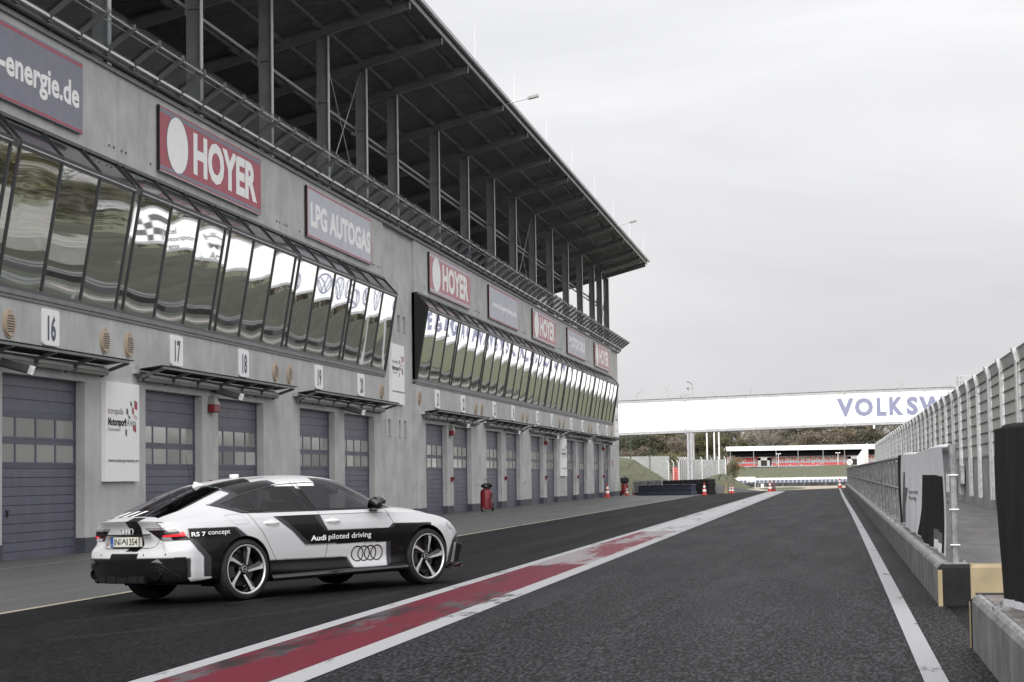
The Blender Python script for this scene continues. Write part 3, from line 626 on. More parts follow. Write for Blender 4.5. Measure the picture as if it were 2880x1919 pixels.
# ================================================================== setting
def sheet(name, x0, x1, y0, y1, m, dz=0., ny=24, nx=4, ynd=None, **k):
    mb = MB(); xs = np.linspace(x0, x1, nx + 1); ys = np.linspace(y0, y1, ny + 1)
    vs = [(x, y, G(x) + dz) for y in ys for x in xs]; n = nx + 1
    mb.add(vs, [(j * n + i, j * n + i + 1, (j + 1) * n + i + 1, (j + 1) * n + i) for j in range(ny) for i in range(nx)])
    return mb.build(name, m, kind='structure', **k)
def terrain(x, y):
    z = G(x) - .03
    if y > 152: z -= min((y - 152) * .0064, 2.8) * (1 if x > -4 else max(0, min(1, (y - 190) / 60)))
    d = y - 592                                            # bank below the far grandstand
    if d > 0: z += min(d / 46., 1) * 6.3
    if y > 680: z += min((y - 680) * .05, 14)
    e = x - 64                                             # long grass bank beyond the main straight
    if e > 0 and y < 560: z += 7.5 * (lambda t: t * t * (3 - 2 * t))(min(e / 26., 1)) * max(0, min(1, (560 - y) / 60.))
    if x < -26 and y > 240: z += 2.6 * min((-26 - x) / 14, 1) * min((y - 240) / 60, 1) * (1 if y < 640 else max(0, 1 - (y - 640) / 60))
    return z
mb = MB(); xs = sorted(set(list(np.linspace(-1500, -90, 12)) + list(np.linspace(-90, 130, 111)) + list(np.linspace(130, 1500, 12))))
ys = sorted(set(list(np.linspace(-400, -20, 8)) + list(np.linspace(-20, 700, 145)) + list(np.linspace(700, 3000, 18))))
vs = [(x, y, terrain(x, y) + .10 * math.sin(x * .31 + y * .13) * math.sin(y * .21) * (1 if (x > 64 or y > 600) else 0)) for y in ys for x in xs]; n = len(xs)
mb.add(vs, [(j * n + i, j * n + i + 1, (j + 1) * n + i + 1, (j + 1) * n + i) for j in range(len(ys) - 1) for i in range(n - 1)])
mb.build('ground', M['grass'], kind='structure', smooth=True)
sheet('apron', -17.6, -9.05, -20, 200, M['asph3'], .004)
sheet('inner_lane', -9.05, -4.0, -20, 152, M['asph2'], .004)
sheet('pit_lane', -4.0, .95, -20, 152, M['asph'], .004)
sheet('apron_edge_line', -9.12, -9.0, -20, 128, M['linewarm'], .009)
sheet('apron_thin_line', -15.3, -15.22, -20, 150, M['line'], .009)
sheet('white_strip_line', -4.60, -4.42, -20, 143, M['line'], .009)
sheet('right_strip_line', -3.58, -3.34, -20, 143, M['line'], .009)
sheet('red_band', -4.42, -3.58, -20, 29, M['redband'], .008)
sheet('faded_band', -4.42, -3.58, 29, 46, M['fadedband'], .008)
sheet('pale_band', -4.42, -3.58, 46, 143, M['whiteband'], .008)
mb = MB(); pts = []
for y in np.linspace(-20, 151, 60):
    xo = .465 + .02 * math.sin(y * .05) - (.0011 * max(0, y - 60)); pts += [(xo, y, G(xo) + .010), (xo + .135, y, G(xo) + .010)]
mb.add(pts, [(2 * i, 2 * i + 1, 2 * i + 3, 2 * i + 2) for i in range(59)]); mb.build('kerbside_line', M['line'], kind='structure')
# gravel beyond the end of the pit lane, rising ground mounds, main straight
mb = MB(); gx = np.linspace(-9.0, 30, 14); gy = np.linspace(152, 560, 60); n = len(gx)
mb.add([(x - (y - 152) * .05, y, terrain(x, y) + .03 - (.02 if y < 154 else 0)) for y in gy for x in gx], [(j * n + i, j * n + i + 1, (j + 1) * n + i + 1, (j + 1) * n + i) for j in range(59) for i in range(n - 1)])
mb.build('gravel', M['gravel'], kind='structure')
sheet('race_track', 7.2, 20.5, -60, 420, M['asph'], .02, ny=60)
sheet('race_track_edge', 7.2, 7.5, -60, 420, M['line'], .03, ny=10)
sheet('grass_field', 20.5, 70, 60, 590, M['grassdark'], .02, ny=20, nx=6)
def slope_strip(nm, x0, x1, y0, y1, m, dz=.06, ny=40, nx=6):
    mb = MB(); xs = np.linspace(x0, x1, nx + 1); ys = np.linspace(y0, y1, ny + 1); n = nx + 1
    mb.add([(x, y, max(terrain(x, y), G(x)) + dz) for y in ys for x in xs], [(j * n + i, j * n + i + 1, (j + 1) * n + i + 1, (j + 1) * n + i) for j in range(ny) for i in range(nx)]); return mb.build(nm, m, kind='structure')
slope_strip('grass_slope', 62, 125, 60, 560, M['grassdark'], .12, 80, 30)
sheet('service_road', 31, 34.5, 60, 560, M['asph3'], .05, ny=20)
sheet('gravel_trap', 41, 47, 190, 520, M['gravel'], .05, ny=20)
for x, h, lb in ((22.5, .8, 'low steel guard rail along the far side of the main straight'), (37, .9, 'second guard rail beyond the service road'), (57, 1.1, 'guard rail at the foot of the grass bank')):
    gr_ = empty('guard_rail', (x, 300, G(x)), label=lb, cat='guard rail', group='guard rails beyond the track'); m = MB()
    for z in (h * .45, h * .8): m.box(x - .04, x + .04, 80, 560, G(x) + z, G(x) + z + .22)
    m.build('rail_plate', M['galv'], gr_)
    for y in np.arange(80, 560, 16): MB().box(x + .04, x + .14, y, y + .1, G(x) - .2, G(x) + h).build('post', M['galv'], gr_)
tb = empty('tyre_barrier', (54.5, 330, G(54)), label='long black and grey tyre barrier before the grass bank', cat='barrier'); m = MB(); m2 = MB()
for i, y in enumerate(np.arange(150, 520, 4)): (m if (i // 2) % 3 else m2).box(54, 55, y, y + 3.95, G(54) - .1, G(54) + .75)
m.build('dark_tyres', M['black'], tb); m2.build('white_tyres', M['clothm'], tb)
te = empty('spectator_terrace', (80, 240, 3), label='grey concrete spectator steps on the grass bank, mirrored in the left windows', cat='terrace'); m = MB()
for k in range(9): m.box(72 + k * 1.6, 100, 205, 268, 1.0, 3.2 + k * .62)
m.build('steps', M['concrete2'], te)

# pit wall island (raised platform) and near kerb block
KX = .885; KT = .38
isl = empty('pit_wall', (KX, 17.85, G(KX)), label='long low concrete pit wall island beside the lane, yellow and black end block', cat='concrete wall')
def chamfer_block(mb, x0, x1, y0, y1, z0, z1, c=.035):
    mb.hexa([(x0, y0, z0), (x1, y0, z0), (x1, y1, z0), (x0, y1, z0)], [(x0, y0, z1 - c), (x1, y0, z1 - c), (x1, y1, z1 - c), (x0, y1, z1 - c)])
    mb.hexa([(x0 + .0005, y0 + .0005, z1 - c), (x1, y0 + .0005, z1 - c), (x1, y1, z1 - c), (x0 + .0005, y1, z1 - c)], [(x0 + c, y0 + c, z1), (x1, y0 + c, z1), (x1, y1, z1), (x0 + c, y1, z1)])
M['kerb'] = mat('stained concrete', (.16, .16, .157), .85, var=.35, vs_=2.2, streak=.22, bump=.2, bs=30, det=8)
M['kerbtop'] = mat('kerb top', (.15, .135, .125), .8, var=.3, vs_=5, bump=.4, bs=40)
M['kerbedge'] = mat('kerb edge', (.26, .26, .257), .8, var=.3, vs_=7, bump=.12, bs=30)
M['blackpaint'] = mat('worn black paint', (.010, .010, .011), .6, spec=.2, var=.3, vs_=8, bump=.08)
mb = MB(); chamfer_block(mb, KX, 3.5, 17.86, 151, -.3, KT - .004); mb.build('wall_block', M['kerb'], isl)
mb = MB(); mb.box(KX + .10, 3.5, 17.92, 151, KT - .02, KT + .002); mb.build('walkway', mat('walkway asphalt', (.115, .11, .11), .7, var=.25, vs_=3, bump=.5, bs=60, stretch=(1, .3, 1)), isl)
mb = MB(); mb.hexa([(KX + .002, 17.9, KT - .045), (KX + .1, 17.9, KT - .045), (KX + .1, 151, KT - .045), (KX + .002, 151, KT - .045)], [(KX + .036, 17.9, KT + .0035), (KX + .1, 17.9, KT + .0035), (KX + .1, 151, KT + .0035), (KX + .036, 151, KT + .0035)]); mb.build('wall_edge', M['kerbedge'], isl)
mb = MB(); chamfer_block(mb, KX - .004, KX + .27, 17.80, 17.86, -.3, KT + .002, .03); mb.hexa([(KX, 17.84, KT - .03), (KX + .27, 17.84, KT - .03), (KX + .27, 17.96, KT - .03), (KX, 17.96, KT - .03)], [(KX + .03, 17.84, KT + .004), (KX + .27, 17.84, KT + .004), (KX + .27, 17.96, KT + .004), (KX + .03, 17.96, KT + .004)])
mb.build('black_end', M['blackpaint'], isl)
mb = MB(); chamfer_block(mb, KX + .27, KX + .75, 17.797, 17.86, -.3, KT + .006, .03); mb.box(KX + .27, KX + .75, 17.84, 17.98, KT - .03, KT + .006); mb.build('yellow_end', M['amber'], isl)
mb = MB(); mb.box(KX + .75, 3.5, 17.80, 17.86, -.3, KT); mb.build('end_face', M['kerb'], isl)
mb = MB(); mb.box(KX - .008, KX + .03, 17.793, 17.84, -.0, KT - .04); mb.build('yellow_corner', M['amber'], isl)
nk = empty('kerb_block', (KX, 13.6, G(KX)), label='nearest concrete kerb block at the lower right corner with a dark end face', cat='concrete wall')
mb = MB(); chamfer_block(mb, KX - .004, 3.5, 4.0, 13.64, -.3, KT - .004); mb.build('wall_block', M['kerb'], nk)
mb = MB(); mb.box(KX + .07, 3.5, 4, 13.6, KT - .02, KT + .001); mb.build('top_face', M['kerbtop'], nk)
mb = MB(); mb.hexa([(KX + .0, 4, KT - .045), (KX + .06, 4, KT - .045), (KX + .06, 13.6, KT - .045), (KX + .0, 13.6, KT - .045)], [(KX + .032, 4, KT + .0035), (KX + .06, 4, KT + .0035), (KX + .06, 13.6, KT + .0035), (KX + .032, 13.6, KT + .0035)]); mb.build('wall_edge', M['kerbedge'], nk)
mb = MB(); mb.box(KX - .009, 3.5, 13.52, 13.66, -.3, KT - .03); mb.box(KX + .03, 3.5, 13.50, 13.65, KT - .03, KT + .007); mb.build('black_end', M['blackpaint'], nk)
mb = MB(); mb.box(KX - .014, KX + .3, 13.60, 13.67, -.3, KT - .05); mb.build('yellow_edge', M['amber'], nk)
sheet('gap_asphalt', .95, 6, -20, 17.9, M['asph2'], .004)

# ---- railing on the pit wall
rr = empty('pit_railing', (1.04, 18, KT), label='long grey tube railing along the pit wall, leading to the far end of the lane', cat='railing')
RX = 1.04
mb = MB(); mb.tube((RX, 17.95, 1.40), (RX, 30, 1.41), .027, 10); mb.tube((RX, 30, 1.41), (RX, 150, 1.52), .03, 10); mb.build('top_rail', M['railgalv'], rr, smooth='auto')
mb = MB(); mb.tube((RX, 17.95, .92), (RX, 150, .98), .024, 10); mb.build('middle_rail', M['railgalv'], rr, smooth='auto')
big = [17.95, 29.9, 42.6, 55.2, 67.8, 80.4, 93, 105.6, 118.2, 130.8, 143.4, 149.9]
k = 0; yy = [y for y in np.arange(32.45, 149, 2.52)]
for y in sorted(big + yy):
    b = y in big; h = 1.40 + max(0, y - 30) * .001; mb = MB()
    mb.tube((RX, y, KT), (RX, y, h + (.02 if b else 0)), .034 if b else .024, 10); mb.box(RX - .10, RX + .10, y - .07, y + .07, KT, KT + .015)
    if b: mb.tube((RX, y, h), (RX, y, h + .03), .036, 10)
    for (dx, dy) in ((-.075, 0), (.075, 0)): mb.tube((RX + dx, y + dy, KT + .015), (RX + dx, y + dy, KT + .035), .012, 6)
    if y < 70 or b: mb.build('post', M['railgalv'], rr, smooth='auto')
    else: mb.build('post', M['railgalv'], rr, smooth='auto')
mb = MB()
for a in np.arange(30.0, 146, 2.52): mb.box(RX + .01, RX + .014, a + .15, a + 2.37, 1.0, 1.36 + max(0, a - 30) * .001)
mb.build('wind_screen', glassy('scratched screen', (.10, .10, .105), -.02, .3), rr)

# ---- cloth banners on the railing
def cloth(name, y0, y1, zt, zb, lab, regs, x=.985, seed=1, amp=.012):
    rs = np.random.RandomState(seed); ny, nz = 90, 40; vs = []; ph = rs.rand(6) * 6; root = empty(name, (x, (y0 + y1) / 2, zb), label=lab, cat='banner', group='cloth banners on the pit wall')
    def P(u, v, d=0.):
        y = y0 + (y1 - y0) * u
        sag = .012 * math.sin(u * math.pi * 3 + ph[0]); top = zt - sag; bot = zb + .02 * math.sin(u * 5 + ph[1]) + .015 * math.sin(u * 17 + ph[2])
        z = top + (bot - top) * v
        f = amp * (math.sin(u * 46 + ph[3] + v * .8) + .6 * math.sin(u * 83 + ph[4] - v * 1.3)) * (.4 + .6 * v) + .02 * math.sin(v * 2.6 + u * 4)
        yy = y + .03 * math.sin(v * 3 + ph[5]) * (1 if .02 < u < .98 else .3)
        return (x - .035 + f - d, yy, z)
    def patch(nm, u0, u1, v0, v1, m, d=0., sk=(0, 0)):
        nu = max(3, int((u1 - u0) * ny)); nv = max(3, int((v1 - v0) * nz)); vs = []
        for j in range(nv + 1):
            for i in range(nu + 1):
                v = v0 + (v1 - v0) * j / nv; t = j / nv; a = u0 + sk[0] * t; b = u1 + sk[1] * t
                vs.append(P(a + (b - a) * i / nu, v, d))
        mb = MB(); n = nu + 1; mb.add(vs, [(j * n + i, j * n + i + 1, (j + 1) * n + i + 1, (j + 1) * n + i) for j in range(nv) for i in range(nu)])
        return mb.build(nm, m, root, smooth=True)
    patch('cloth', 0, 1, 0, 1, M['cloth'] if regs != 'near' else M['clothd'])
    mb = MB(); vs = []       # folded over the top rail
    for j in range(7):
        a = math.pi * j / 6
        for i in range(61): p = P(i / 60, 0); vs.append((RX - .04 * math.cos(a) + (p[0] - x + .035) * (1 - j / 6), p[1], p[2] + .03 * math.sin(a) + .0))
    for i in range(61): p = P(i / 60, 0); vs.append((RX + .045, p[1], p[2] - .25))
    n = 61; mb.add(vs, [(j * n + i, j * n + i + 1, (j + 1) * n + i + 1, (j + 1) * n + i) for j in range(7) for i in range(60)]); mb.build('fold', M['cloth'] if regs != 'near' else M['clothd'], root, smooth=True)
    return root, patch, P
root, patch, P = cloth('cloth_banner', 18.05, 29.4, 1.415, .46, 'pale cloth banner with a dark panel hung on the railing behind the yellow block', 'far')
patch('dark_panel', .02, .36, .27, .985, M['clothd'], .004, (0, .07)); patch('grey_panel', .03, .15, .80, .93, M['clothm'], .007)
patch('pale_corner', .03, .14, .90, .985, M['signwhite'], .010)
patch('dark_edge', .88, .995, .0, .985, M['clothd'], .004); patch('grey_chevron', .70, .76, .45, .97, M['clothm'], .004, (.06, .10)); patch('grey_chevron', .78, .82, .25, .97, M['clothm'], .004, (-.02, .06))
mb = MB()
text_mb('piloted', .56, .78, .40, .46, lambda a, b, d: P(1.22 - a, .92 - b, .006), 0, 0, mb=mb); text_mb('driving', .56, .74, .32, .38, lambda a, b, d: P(1.22 - a, .92 - b, .006), 0, 0, mb=mb)
mb.build('lettering', M['clothd'], root)
mb = MB()
for z in (.55, .86, 1.16): mb.tube((RX - .04, 17.95, z), (RX + .045, 17.95, z), .006, 6); mb.tube((RX - .036, 17.91, z), (RX + .036, 17.91, z), .006, 6)
mb.build('cable_tie', M['signwhite'], root)
root, patch, P = cloth('cloth_banner', 6.2, 12.15, 1.43, .445, 'dark grey cloth banner above the nearest kerb block, cut by the right edge', 'near', seed=5, x=1.0)
patch('pale_hem', .0, .985, .955, .998, M['cloth'], .004); patch('pale_panel', .0, .55, .70, .96, M['clothm'], .003, (0, .12))
nr = empty('pit_railing', (RX, 12, KT), label='railing under the dark cloth banner on the nearest kerb block', cat='railing')
mb = MB(); mb.tube((RX, 5, 1.40), (RX, 12.1, 1.40), .027, 10); mb.tube((RX, 5, .92), (RX, 12.1, .92), .024, 10); mb.build('rail', M['railgalv'], nr, smooth='auto')
for y in (12.1, 9.58, 7.06):
    mb = MB(); mb.tube((RX, y, KT), (RX, y, 1.4), .034, 10); mb.box(RX - .13, RX + .13, y - .07, y + .07, KT, KT + .015)
    for dx in (-.09, .09): mb.tube((RX + dx, y, KT + .015), (RX + dx, y, KT + .045), .014, 6)
    mb.build('post', M['railgalv'], nr, smooth='auto')

# ---- debris fence behind the pit wall
FX = 3.35
fn = empty('debris_fence', (FX, 90, KT), label='tall grey debris fence with bright galvanised posts along the right side', cat='fence')
mb = MB(); mb.box(FX, FX + .12, 20, 222, -.3, 1.50); mb.build('concrete_base', mat('fence base concrete', (.40, .40, .395), .8, var=.15, vs_=2, streak=.25), fn)
mb = MB(); mb.box(FX - .02, FX + .14, 20, 160, 1.50, 1.54); mb.build('base_cap', M['galv'], fn)
posts = []; y = 36.35 - 6.51 * 2
while y < 160: posts += [(y, 1), (y + 3.45, 0)]; y += 6.51
def fence_post(y, wide, top=3.30, m='galvp'):
    mb = MB(); wd = .16 if wide else .11
    mb.box(FX - .10, FX - .015, y - wd, y + wd, KT + .12, top - .12) if 0 else None
    mb.box(FX - .09, FX - .02, y - wd * .5, y + wd * .5, .58, top - .2)
    mb.box(FX - .11, FX - .09, y - wd, y + wd, .58, top - .2)
    mb.hexa([(FX - .11, y - wd, top - .2), (FX - .02, y - wd, top - .2), (FX - .02, y + wd, top - .2), (FX - .11, y + wd, top - .2)],
            [(FX - .17, y - wd, top + .06), (FX - .08, y - wd, top + .06), (FX - .08, y + wd, top + .06), (FX - .17, y + wd, top + .06)])
    return mb.build('fence_post', M[m], fn)
for (y, wd) in posts:
    if y > 22: fence_post(y, wd)
mb = MB()
for (a, _), (b, _) in zip(posts[:-1], posts[1:]):
    if a < 22: continue
    mb.quad((FX - .03, a + .1, 1.54), (FX - .03, b - .1, 1.54), (FX - .03, b - .1, 3.12), (FX - .03, a + .1, 3.12))
    mb.quad((FX - .03, a + .1, 3.12), (FX - .03, b - .1, 3.12), (FX - .08, b - .1, 3.34), (FX - .08, a + .1, 3.34))
mb.build('mesh_panel', M['mesh'], fn)
mb = MB()
for z in (1.78, 2.01, 2.24, 2.47, 2.70, 2.93, 3.12): mb.box(FX - .05, FX - .032, 23, 160, z, z + .012)
mb.tube((FX - .09, 23, 3.345), (FX - .09, 160, 3.345), .008, 6)
mb.build('wire', M['black'], fn)
mb = MB(); mb.box(FX - .14, FX - .03, 52.2, 53.0, .85, 1.35); mb.box(FX - .10, FX - .03, 53.6, 53.8, .60, .95); mb.build('switch_box', M['galv'], fn, bevel=.01)
f2 = empty('catch_fence', (2.8, 190, 0), label='far white section of debris fence beyond the pit wall', cat='fence')
mb = MB(); mb.box(2.75, 2.85, 160, 225, -.6, 1.2); mb.build('base', M['white'], f2)
for y in np.arange(160.5, 225, 3.2): MB().box(2.66, 2.78, y - .14, y + .14, -.2, 3.45 - (y - 160) * .009).build('fence_post', M['signwhite'], f2)
mb = MB(); mb.quad((2.8, 160, 1.2), (2.8, 225, 1.2), (2.8, 225, 2.8), (2.8, 160, 3.35)); mb.build('mesh_panel', M['signwhite'], f2)
r = empty('traffic_sign', (1.3, 158, 0), label='round white end of restriction sign at the far end of the pit wall railing', cat='sign')
MB().lathe([(0, .0), (0, .24), (-.02, .24), (-.02, 0)], (1.3, 157.9, 1.98), (0, 1, 0), 28).build('disc', M['signwhite'], r)
p = MB()
for d in (-.045, 0, .045): p.beam((1.3 - .15 + d, 157.87, 2.13), (1.3 + .15 + d, 157.87, 1.83), .004, .02, (0, 1, 0))
p.build('bars', M['black'], r); MB().tube((1.3, 158, 0), (1.3, 158, 2.0), .03, 8).build('pole', M['galv'], r)

# ---- advertising bridge over the lanes
BY = 178.
def bt(x): return 8.34 + .0235 * x - .0012 * max(0, x) * min(x, 20) * .6 if x < 20 else 8.34 + .47 - .288
def bb(x): return bt(x) - 3.14
br = empty('advertising_bridge', (0, BY, 0), label='white advertising bridge across the track reading VOLKSWAGEN', cat='bridge')
xs_ = [-18.9, -12.9, 1.15, 8.1, 15, 22, 29, 36, 45]
for a, b in zip(xs_[:-1], xs_[1:]):
    mb = MB(); mb.hexa([(a + .02, BY, bb(a + .02) + .27), (b - .02, BY, bb(b - .02) + .27), (b - .02, BY + .12, bb(b - .02) + .27), (a + .02, BY + .12, bb(a + .02) + .27)],
                       [(a + .02, BY, bt(a) - .24), (b - .02, BY, bt(b) - .24), (b - .02, BY + .12, bt(b) - .24), (a + .02, BY + .12, bt(a) - .24)]); mb.build('sheet_panel', M['sheetwhite'], br)
    for (f, h0, h1) in ((bt, -.24, -.03), (bb, .03, .27)):
        mb = MB(); mb.hexa([(a + .02, BY - .05, f(a) + h0), (b - .02, BY - .05, f(b) + h0), (b - .02, BY + 2.2, f(b) + h0), (a + .02, BY + 2.2, f(a) + h0)],
                           [(a + .02, BY - .05, f(a) + h1), (b - .02, BY - .05, f(b) + h1), (b - .02, BY + 2.2, f(b) + h1), (a + .02, BY + 2.2, f(a) + h1)]); mb.build('girder', M['fascia'], br)
        mb = MB(); e = h1 if f is bt else h0 - .03; mb.hexa([(a, BY - .1, f(a) + e), (b, BY - .1, f(b) + e), (b, BY + 2.3, f(b) + e), (a, BY + 2.3, f(a) + e)], [(a, BY - .1, f(a) + e + .03), (b, BY - .1, f(b) + e + .03), (b, BY + 2.3, f(b) + e + .03), (a, BY + 2.3, f(a) + e + .03)]); mb.build('flange', M['dark'], br)
    mb = MB(); mb.box(b - .05, b + .05, BY - .12, BY + .0, bt(b) - .35, bt(b) + .12); mb.box(b - .05, b + .05, BY - .12, BY, bb(b) - .08, bb(b) + .4); mb.build('splice_plate', M['fascia'], br)
f = lambda a, b, d: (a, BY - .012, b + .0235 * a * .0)
def blet(s, a, b, dz=0.):
    text_mb(s, a, b, 6.08 + dz, 7.70 + dz, lambda p, q, d: (p, BY - .012, q), .05, 0).build('lettering', M['letterblue'], br)
for s, a, b in (('V', .46, 1.97), ('O', 2.03, 3.62), ('L', 3.93, 4.78), ('K', 5.02, 6.25), ('S', 6.52, 7.50), ('W', 7.58, 9.85), ('A', 9.95, 11.5), ('G', 11.7, 13.2), ('E', 13.5, 14.4), ('N', 14.8, 16.1)): blet(s, a, b, .03 if a > 5 else 0)
for xc in (20.4, 22.7, 25.0):          # round roundel marks further along the bridge
    mb = MB(); mb.lathe([(0, .95), (0, .80), (-.02, .80), (-.02, .95)], (xc, BY - .01, 6.9), (0, 1, 0), 32, close=True)
    for pts in (((-.42, .7), (0, -.05)), ((.42, .7), (0, -.05)), ((-.72, .4), (-.30, -.72)), ((-.30, -.72), (0, -.02)), ((0, -.02), (.30, -.72)), ((.30, -.72), (.72, .4))):
        (p, q), (s, t) = pts; mb.beam((xc + p, BY - .02, 6.9 + q), (xc + s, BY - .02, 6.9 + t), .01, .14, (0, 1, 0)) if 0 else mb.tube((xc + p, BY - .02, 6.9 + q), (xc + s, BY - .02, 6.9 + t), .07, 6)
    mb.build('roundel', M['letterblue'], br)
for s, z0, z1, b in (('Hotel', 7.3, 7.9, 38.7), ('Motorsport', 6.3, 7.0, 41.2), ('Arena', 5.6, 6.2, 38.9)): text_mb(s, 36.6, b, z0, z1, lambda p, q, d: (p, BY - .012, q), .02, 0).build('lettering', M['steel'], br)
mb = MB()
for i in range(5):
    for j in range(4):
        if (i + j) % 2: mb.box(41.5 + i * .6, 42.1 + i * .6, BY - .02, BY - .006, 5.7 + j * .5, 6.2 + j * .5)
mb.build('checkered_flag', M['clothm'], br)
mb = MB()
for x in (-12.72, -12.42): mb.box(x, x + .02 if 0 else x + .05, BY - .15, BY + .25, -.75, bb(-12.6)) ; mb.box(x - .06, x + .11, BY - .17, BY - .13, -.75, bb(-12.6))
mb.box(-12.70, -12.42, BY + .02, BY + .06, -.75, bb(-12.6)); mb.build('support_post', M['fascia'], br)
for x in (18.3, 44.8): mb = MB(); mb.box(x - .2, x + .2, BY - .2, BY + .2, -1, bb(x)); mb.build('support_post', M['fascia'], br)
mb = MB()
for x in (11.0, 11.3, 12.2, 13.1, 14.0): mb.tube((x, BY + .3, 8.45), (x, BY + .3, 9.45), .03, 6); mb.tube((x, BY + 1.6, 8.45), (x, BY + 1.6, 9.45), .03, 6)
for z in (9.0, 9.45):
    for yy in (BY + .3, BY + 1.6): mb.tube((11.0, yy, z), (14.0, yy, z), .028, 6)
    mb.tube((11.0, BY + .3, z), (11.0, BY + 1.6, z), .028, 6)
mb.build('service_platform', M['galv'], br)
KB = 256 / 178.       # real distance of the bridge, read off the mirror images in the windows
for ch in br.children:
    for v in ch.data.vertices: v.co = ((v.co.x) * KB, (v.co.y + 178) * KB - 178, (v.co.z - 1.2) * KB + 1.2)
r = empty('security_camera', (5.25, 255.5, 6.85), label='small white camera hanging under the bridge below the letter O', cat='camera')
MB().box(5.13, 5.37, 255.2, 255.6, 6.62, 7.05).build('housing', M['signwhite'], r, bevel=.02); MB().tube((5.25, 255.4, 7.0), (5.25, 255.4, 7.4), .03, 6).build('bracket', M['galv'], r)
# lamp standing over the bridge
r = empty('track_lamp', (-17.95, 262, -1.0), label='tall twin lamp rising above the left part of the bridge', cat='lamp post')
MB().tube((-17.95, 262, -1.3), (-17.95, 262, 12.95), .055, 8).build('pole', M['galv'], r)
p = MB(); p.path([(-17.95, 262, 12.8), (-18.05, 262, 13.1), (-18.35, 262, 13.25)], .045); p.beam((-18.3, 262, 13.28), (-18.7, 262, 13.36), .15, .14); p.path([(-17.95, 262, 12.4), (-18.3, 262, 12.52)], .03)
p.add([(-18.44, 262.1, 12.65), (-18.77, 262.1, 12.53), (-18.48, 262.1, 12.18), (-18.44, 261.9, 12.65), (-18.77, 261.9, 12.53), (-18.48, 261.9, 12.18)], [(0, 1, 2), (5, 4, 3), (0, 3, 4, 1), (1, 4, 5, 2), (2, 5, 3, 0)]); p.build('lamp_head', M['steel'], r)

# rubber marks in the inner lane
M['rub'] = worn_paint('rubber mark', (.002, .002, .002), (.012, .012, .0125), .4, 9, (1, .3, 1), .75); M['rub'].node_tree.nodes['Principled BSDF'].inputs['Specular IOR Level'].default_value = .12
for k, (pts, wd) in enumerate(((((-8.9, 17.5), (-7.6, 19.2), (-6.6, 21.6), (-5.9, 25), (-5.5, 30)), .22), (((-7.6, 15.5), (-6.2, 17.6), (-5.3, 20.4), (-4.9, 24)), .20), (((-5.2, 12), (-5.1, 30), (-5.6, 60), (-6.2, 110)), .30), (((-8.0, 30), (-7.5, 60), (-7.2, 120)), .35), (((-1.9, 12), (-2.0, 60), (-2.2, 140)), .5), (((-.4, 12), (-.5, 60), (-.9, 140)), .45))):
    P_ = np.array(pts, float); tt = np.linspace(0, 1, 60); tk = np.linspace(0, 1, len(P_)); x = np.interp(tt, tk, P_[:, 0]); y = np.interp(tt, tk, P_[:, 1])
    for _ in range(6): x[1:-1] = (x[:-2] + x[1:-1] * 2 + x[2:]) / 4
    if k > 1: continue
    vs = []
    for a, b in zip(x, y): vs += [(a - wd / 2, b, G(a) + .0065), (a + wd / 2, b, G(a) + .0065)]
    MB().add(vs, [(2 * i, 2 * i + 1, 2 * i + 3, 2 * i + 2) for i in range(59)]).build('tyre_mark', M['rub'], kind='structure')
# ================================================================== cones, extinguishers, tyre wall
def make_cone(h=.75, dark=False):
    root = empty('traffic_cone'); rr = M['conered'] if not dark else M['red']
    p = MB(); p.box(-.2, .2, -.2, .2, 0, .035); p.build('base', rr, root, local=True, bevel=.01)
    c = MB(); c.lathe([(.035, .15), (h, .032), (h, 0)], (0, 0, 0), (0, 0, 1), 20); c.build('cone_body', rr, root, local=True, smooth='auto')
    rad = lambda z: .15 + (.032 - .15) * (z - .035) / (h - .035) + .003
    for a, b in ((.22 * h / .75, .36 * h / .75), (.46 * h / .75, .58 * h / .75)):
        s = MB(); s.lathe([(a, rad(a)), (b, rad(b))], (0, 0, 0), (0, 0, 1), 20); s.build('reflective_band', M['signwhite'] if not dark else M['clothm'], root, local=True, smooth=True)
    return root
cone0 = make_cone(); used = False
CONES = [(-16.55, 147.2, 1.35, 'red and white cone with a red base by garage door 29 of the pit building'), (-15.98, 155.8, .95, 'red and white cone standing right of the fire extinguisher trolley at the building end'),
         (-8.67, 136.1, 1.1, 'red and white cone right of the blue plastic barriers'), (-7.19, 141.4, .75, 'left cone of the close pair before the grey concrete wall'), (-7.02, 141.6, .75, 'right cone of the close pair before the grey concrete wall'),
         (-4.46, 143.0, 1.0, 'cone with white bands standing on the end of the pale strip'), (.47, 150.2, 1.0, 'lone cone by the far end of the pit wall railing')]
for (x, y, s, lb) in CONES:
    c = cone0 if not used else copy_tree(cone0); used = True
    c.location = (x, y, G(x) + .006); c.scale = (s, s, s); tag(c, lb, 'traffic cone', 'red and white traffic cones')
for (x, y, s, lb) in ((-4.2, 143.6, 1.05, 'darker red cone right beside the white banded cone on the pale strip'), (-15.7, 158.6, .75, 'dark grey banded cone between the red cone and the blue barriers')):
    c = make_cone(dark=True); c.location = (x, y, G(x) + .006); c.scale = (s, s, s); tag(c, lb, 'traffic cone', 'dark traffic cones')
p = MB(); p.tube((0, 0, 0), (0, 0, .85), .17, 14, .05); c = p.build('marker_cone', M['amber'], smooth='auto'); c.location = (-7.58, 142.6, G(-7.58) + .005); tag(c, 'plain ochre cone before the grey concrete wall', 'traffic cone')

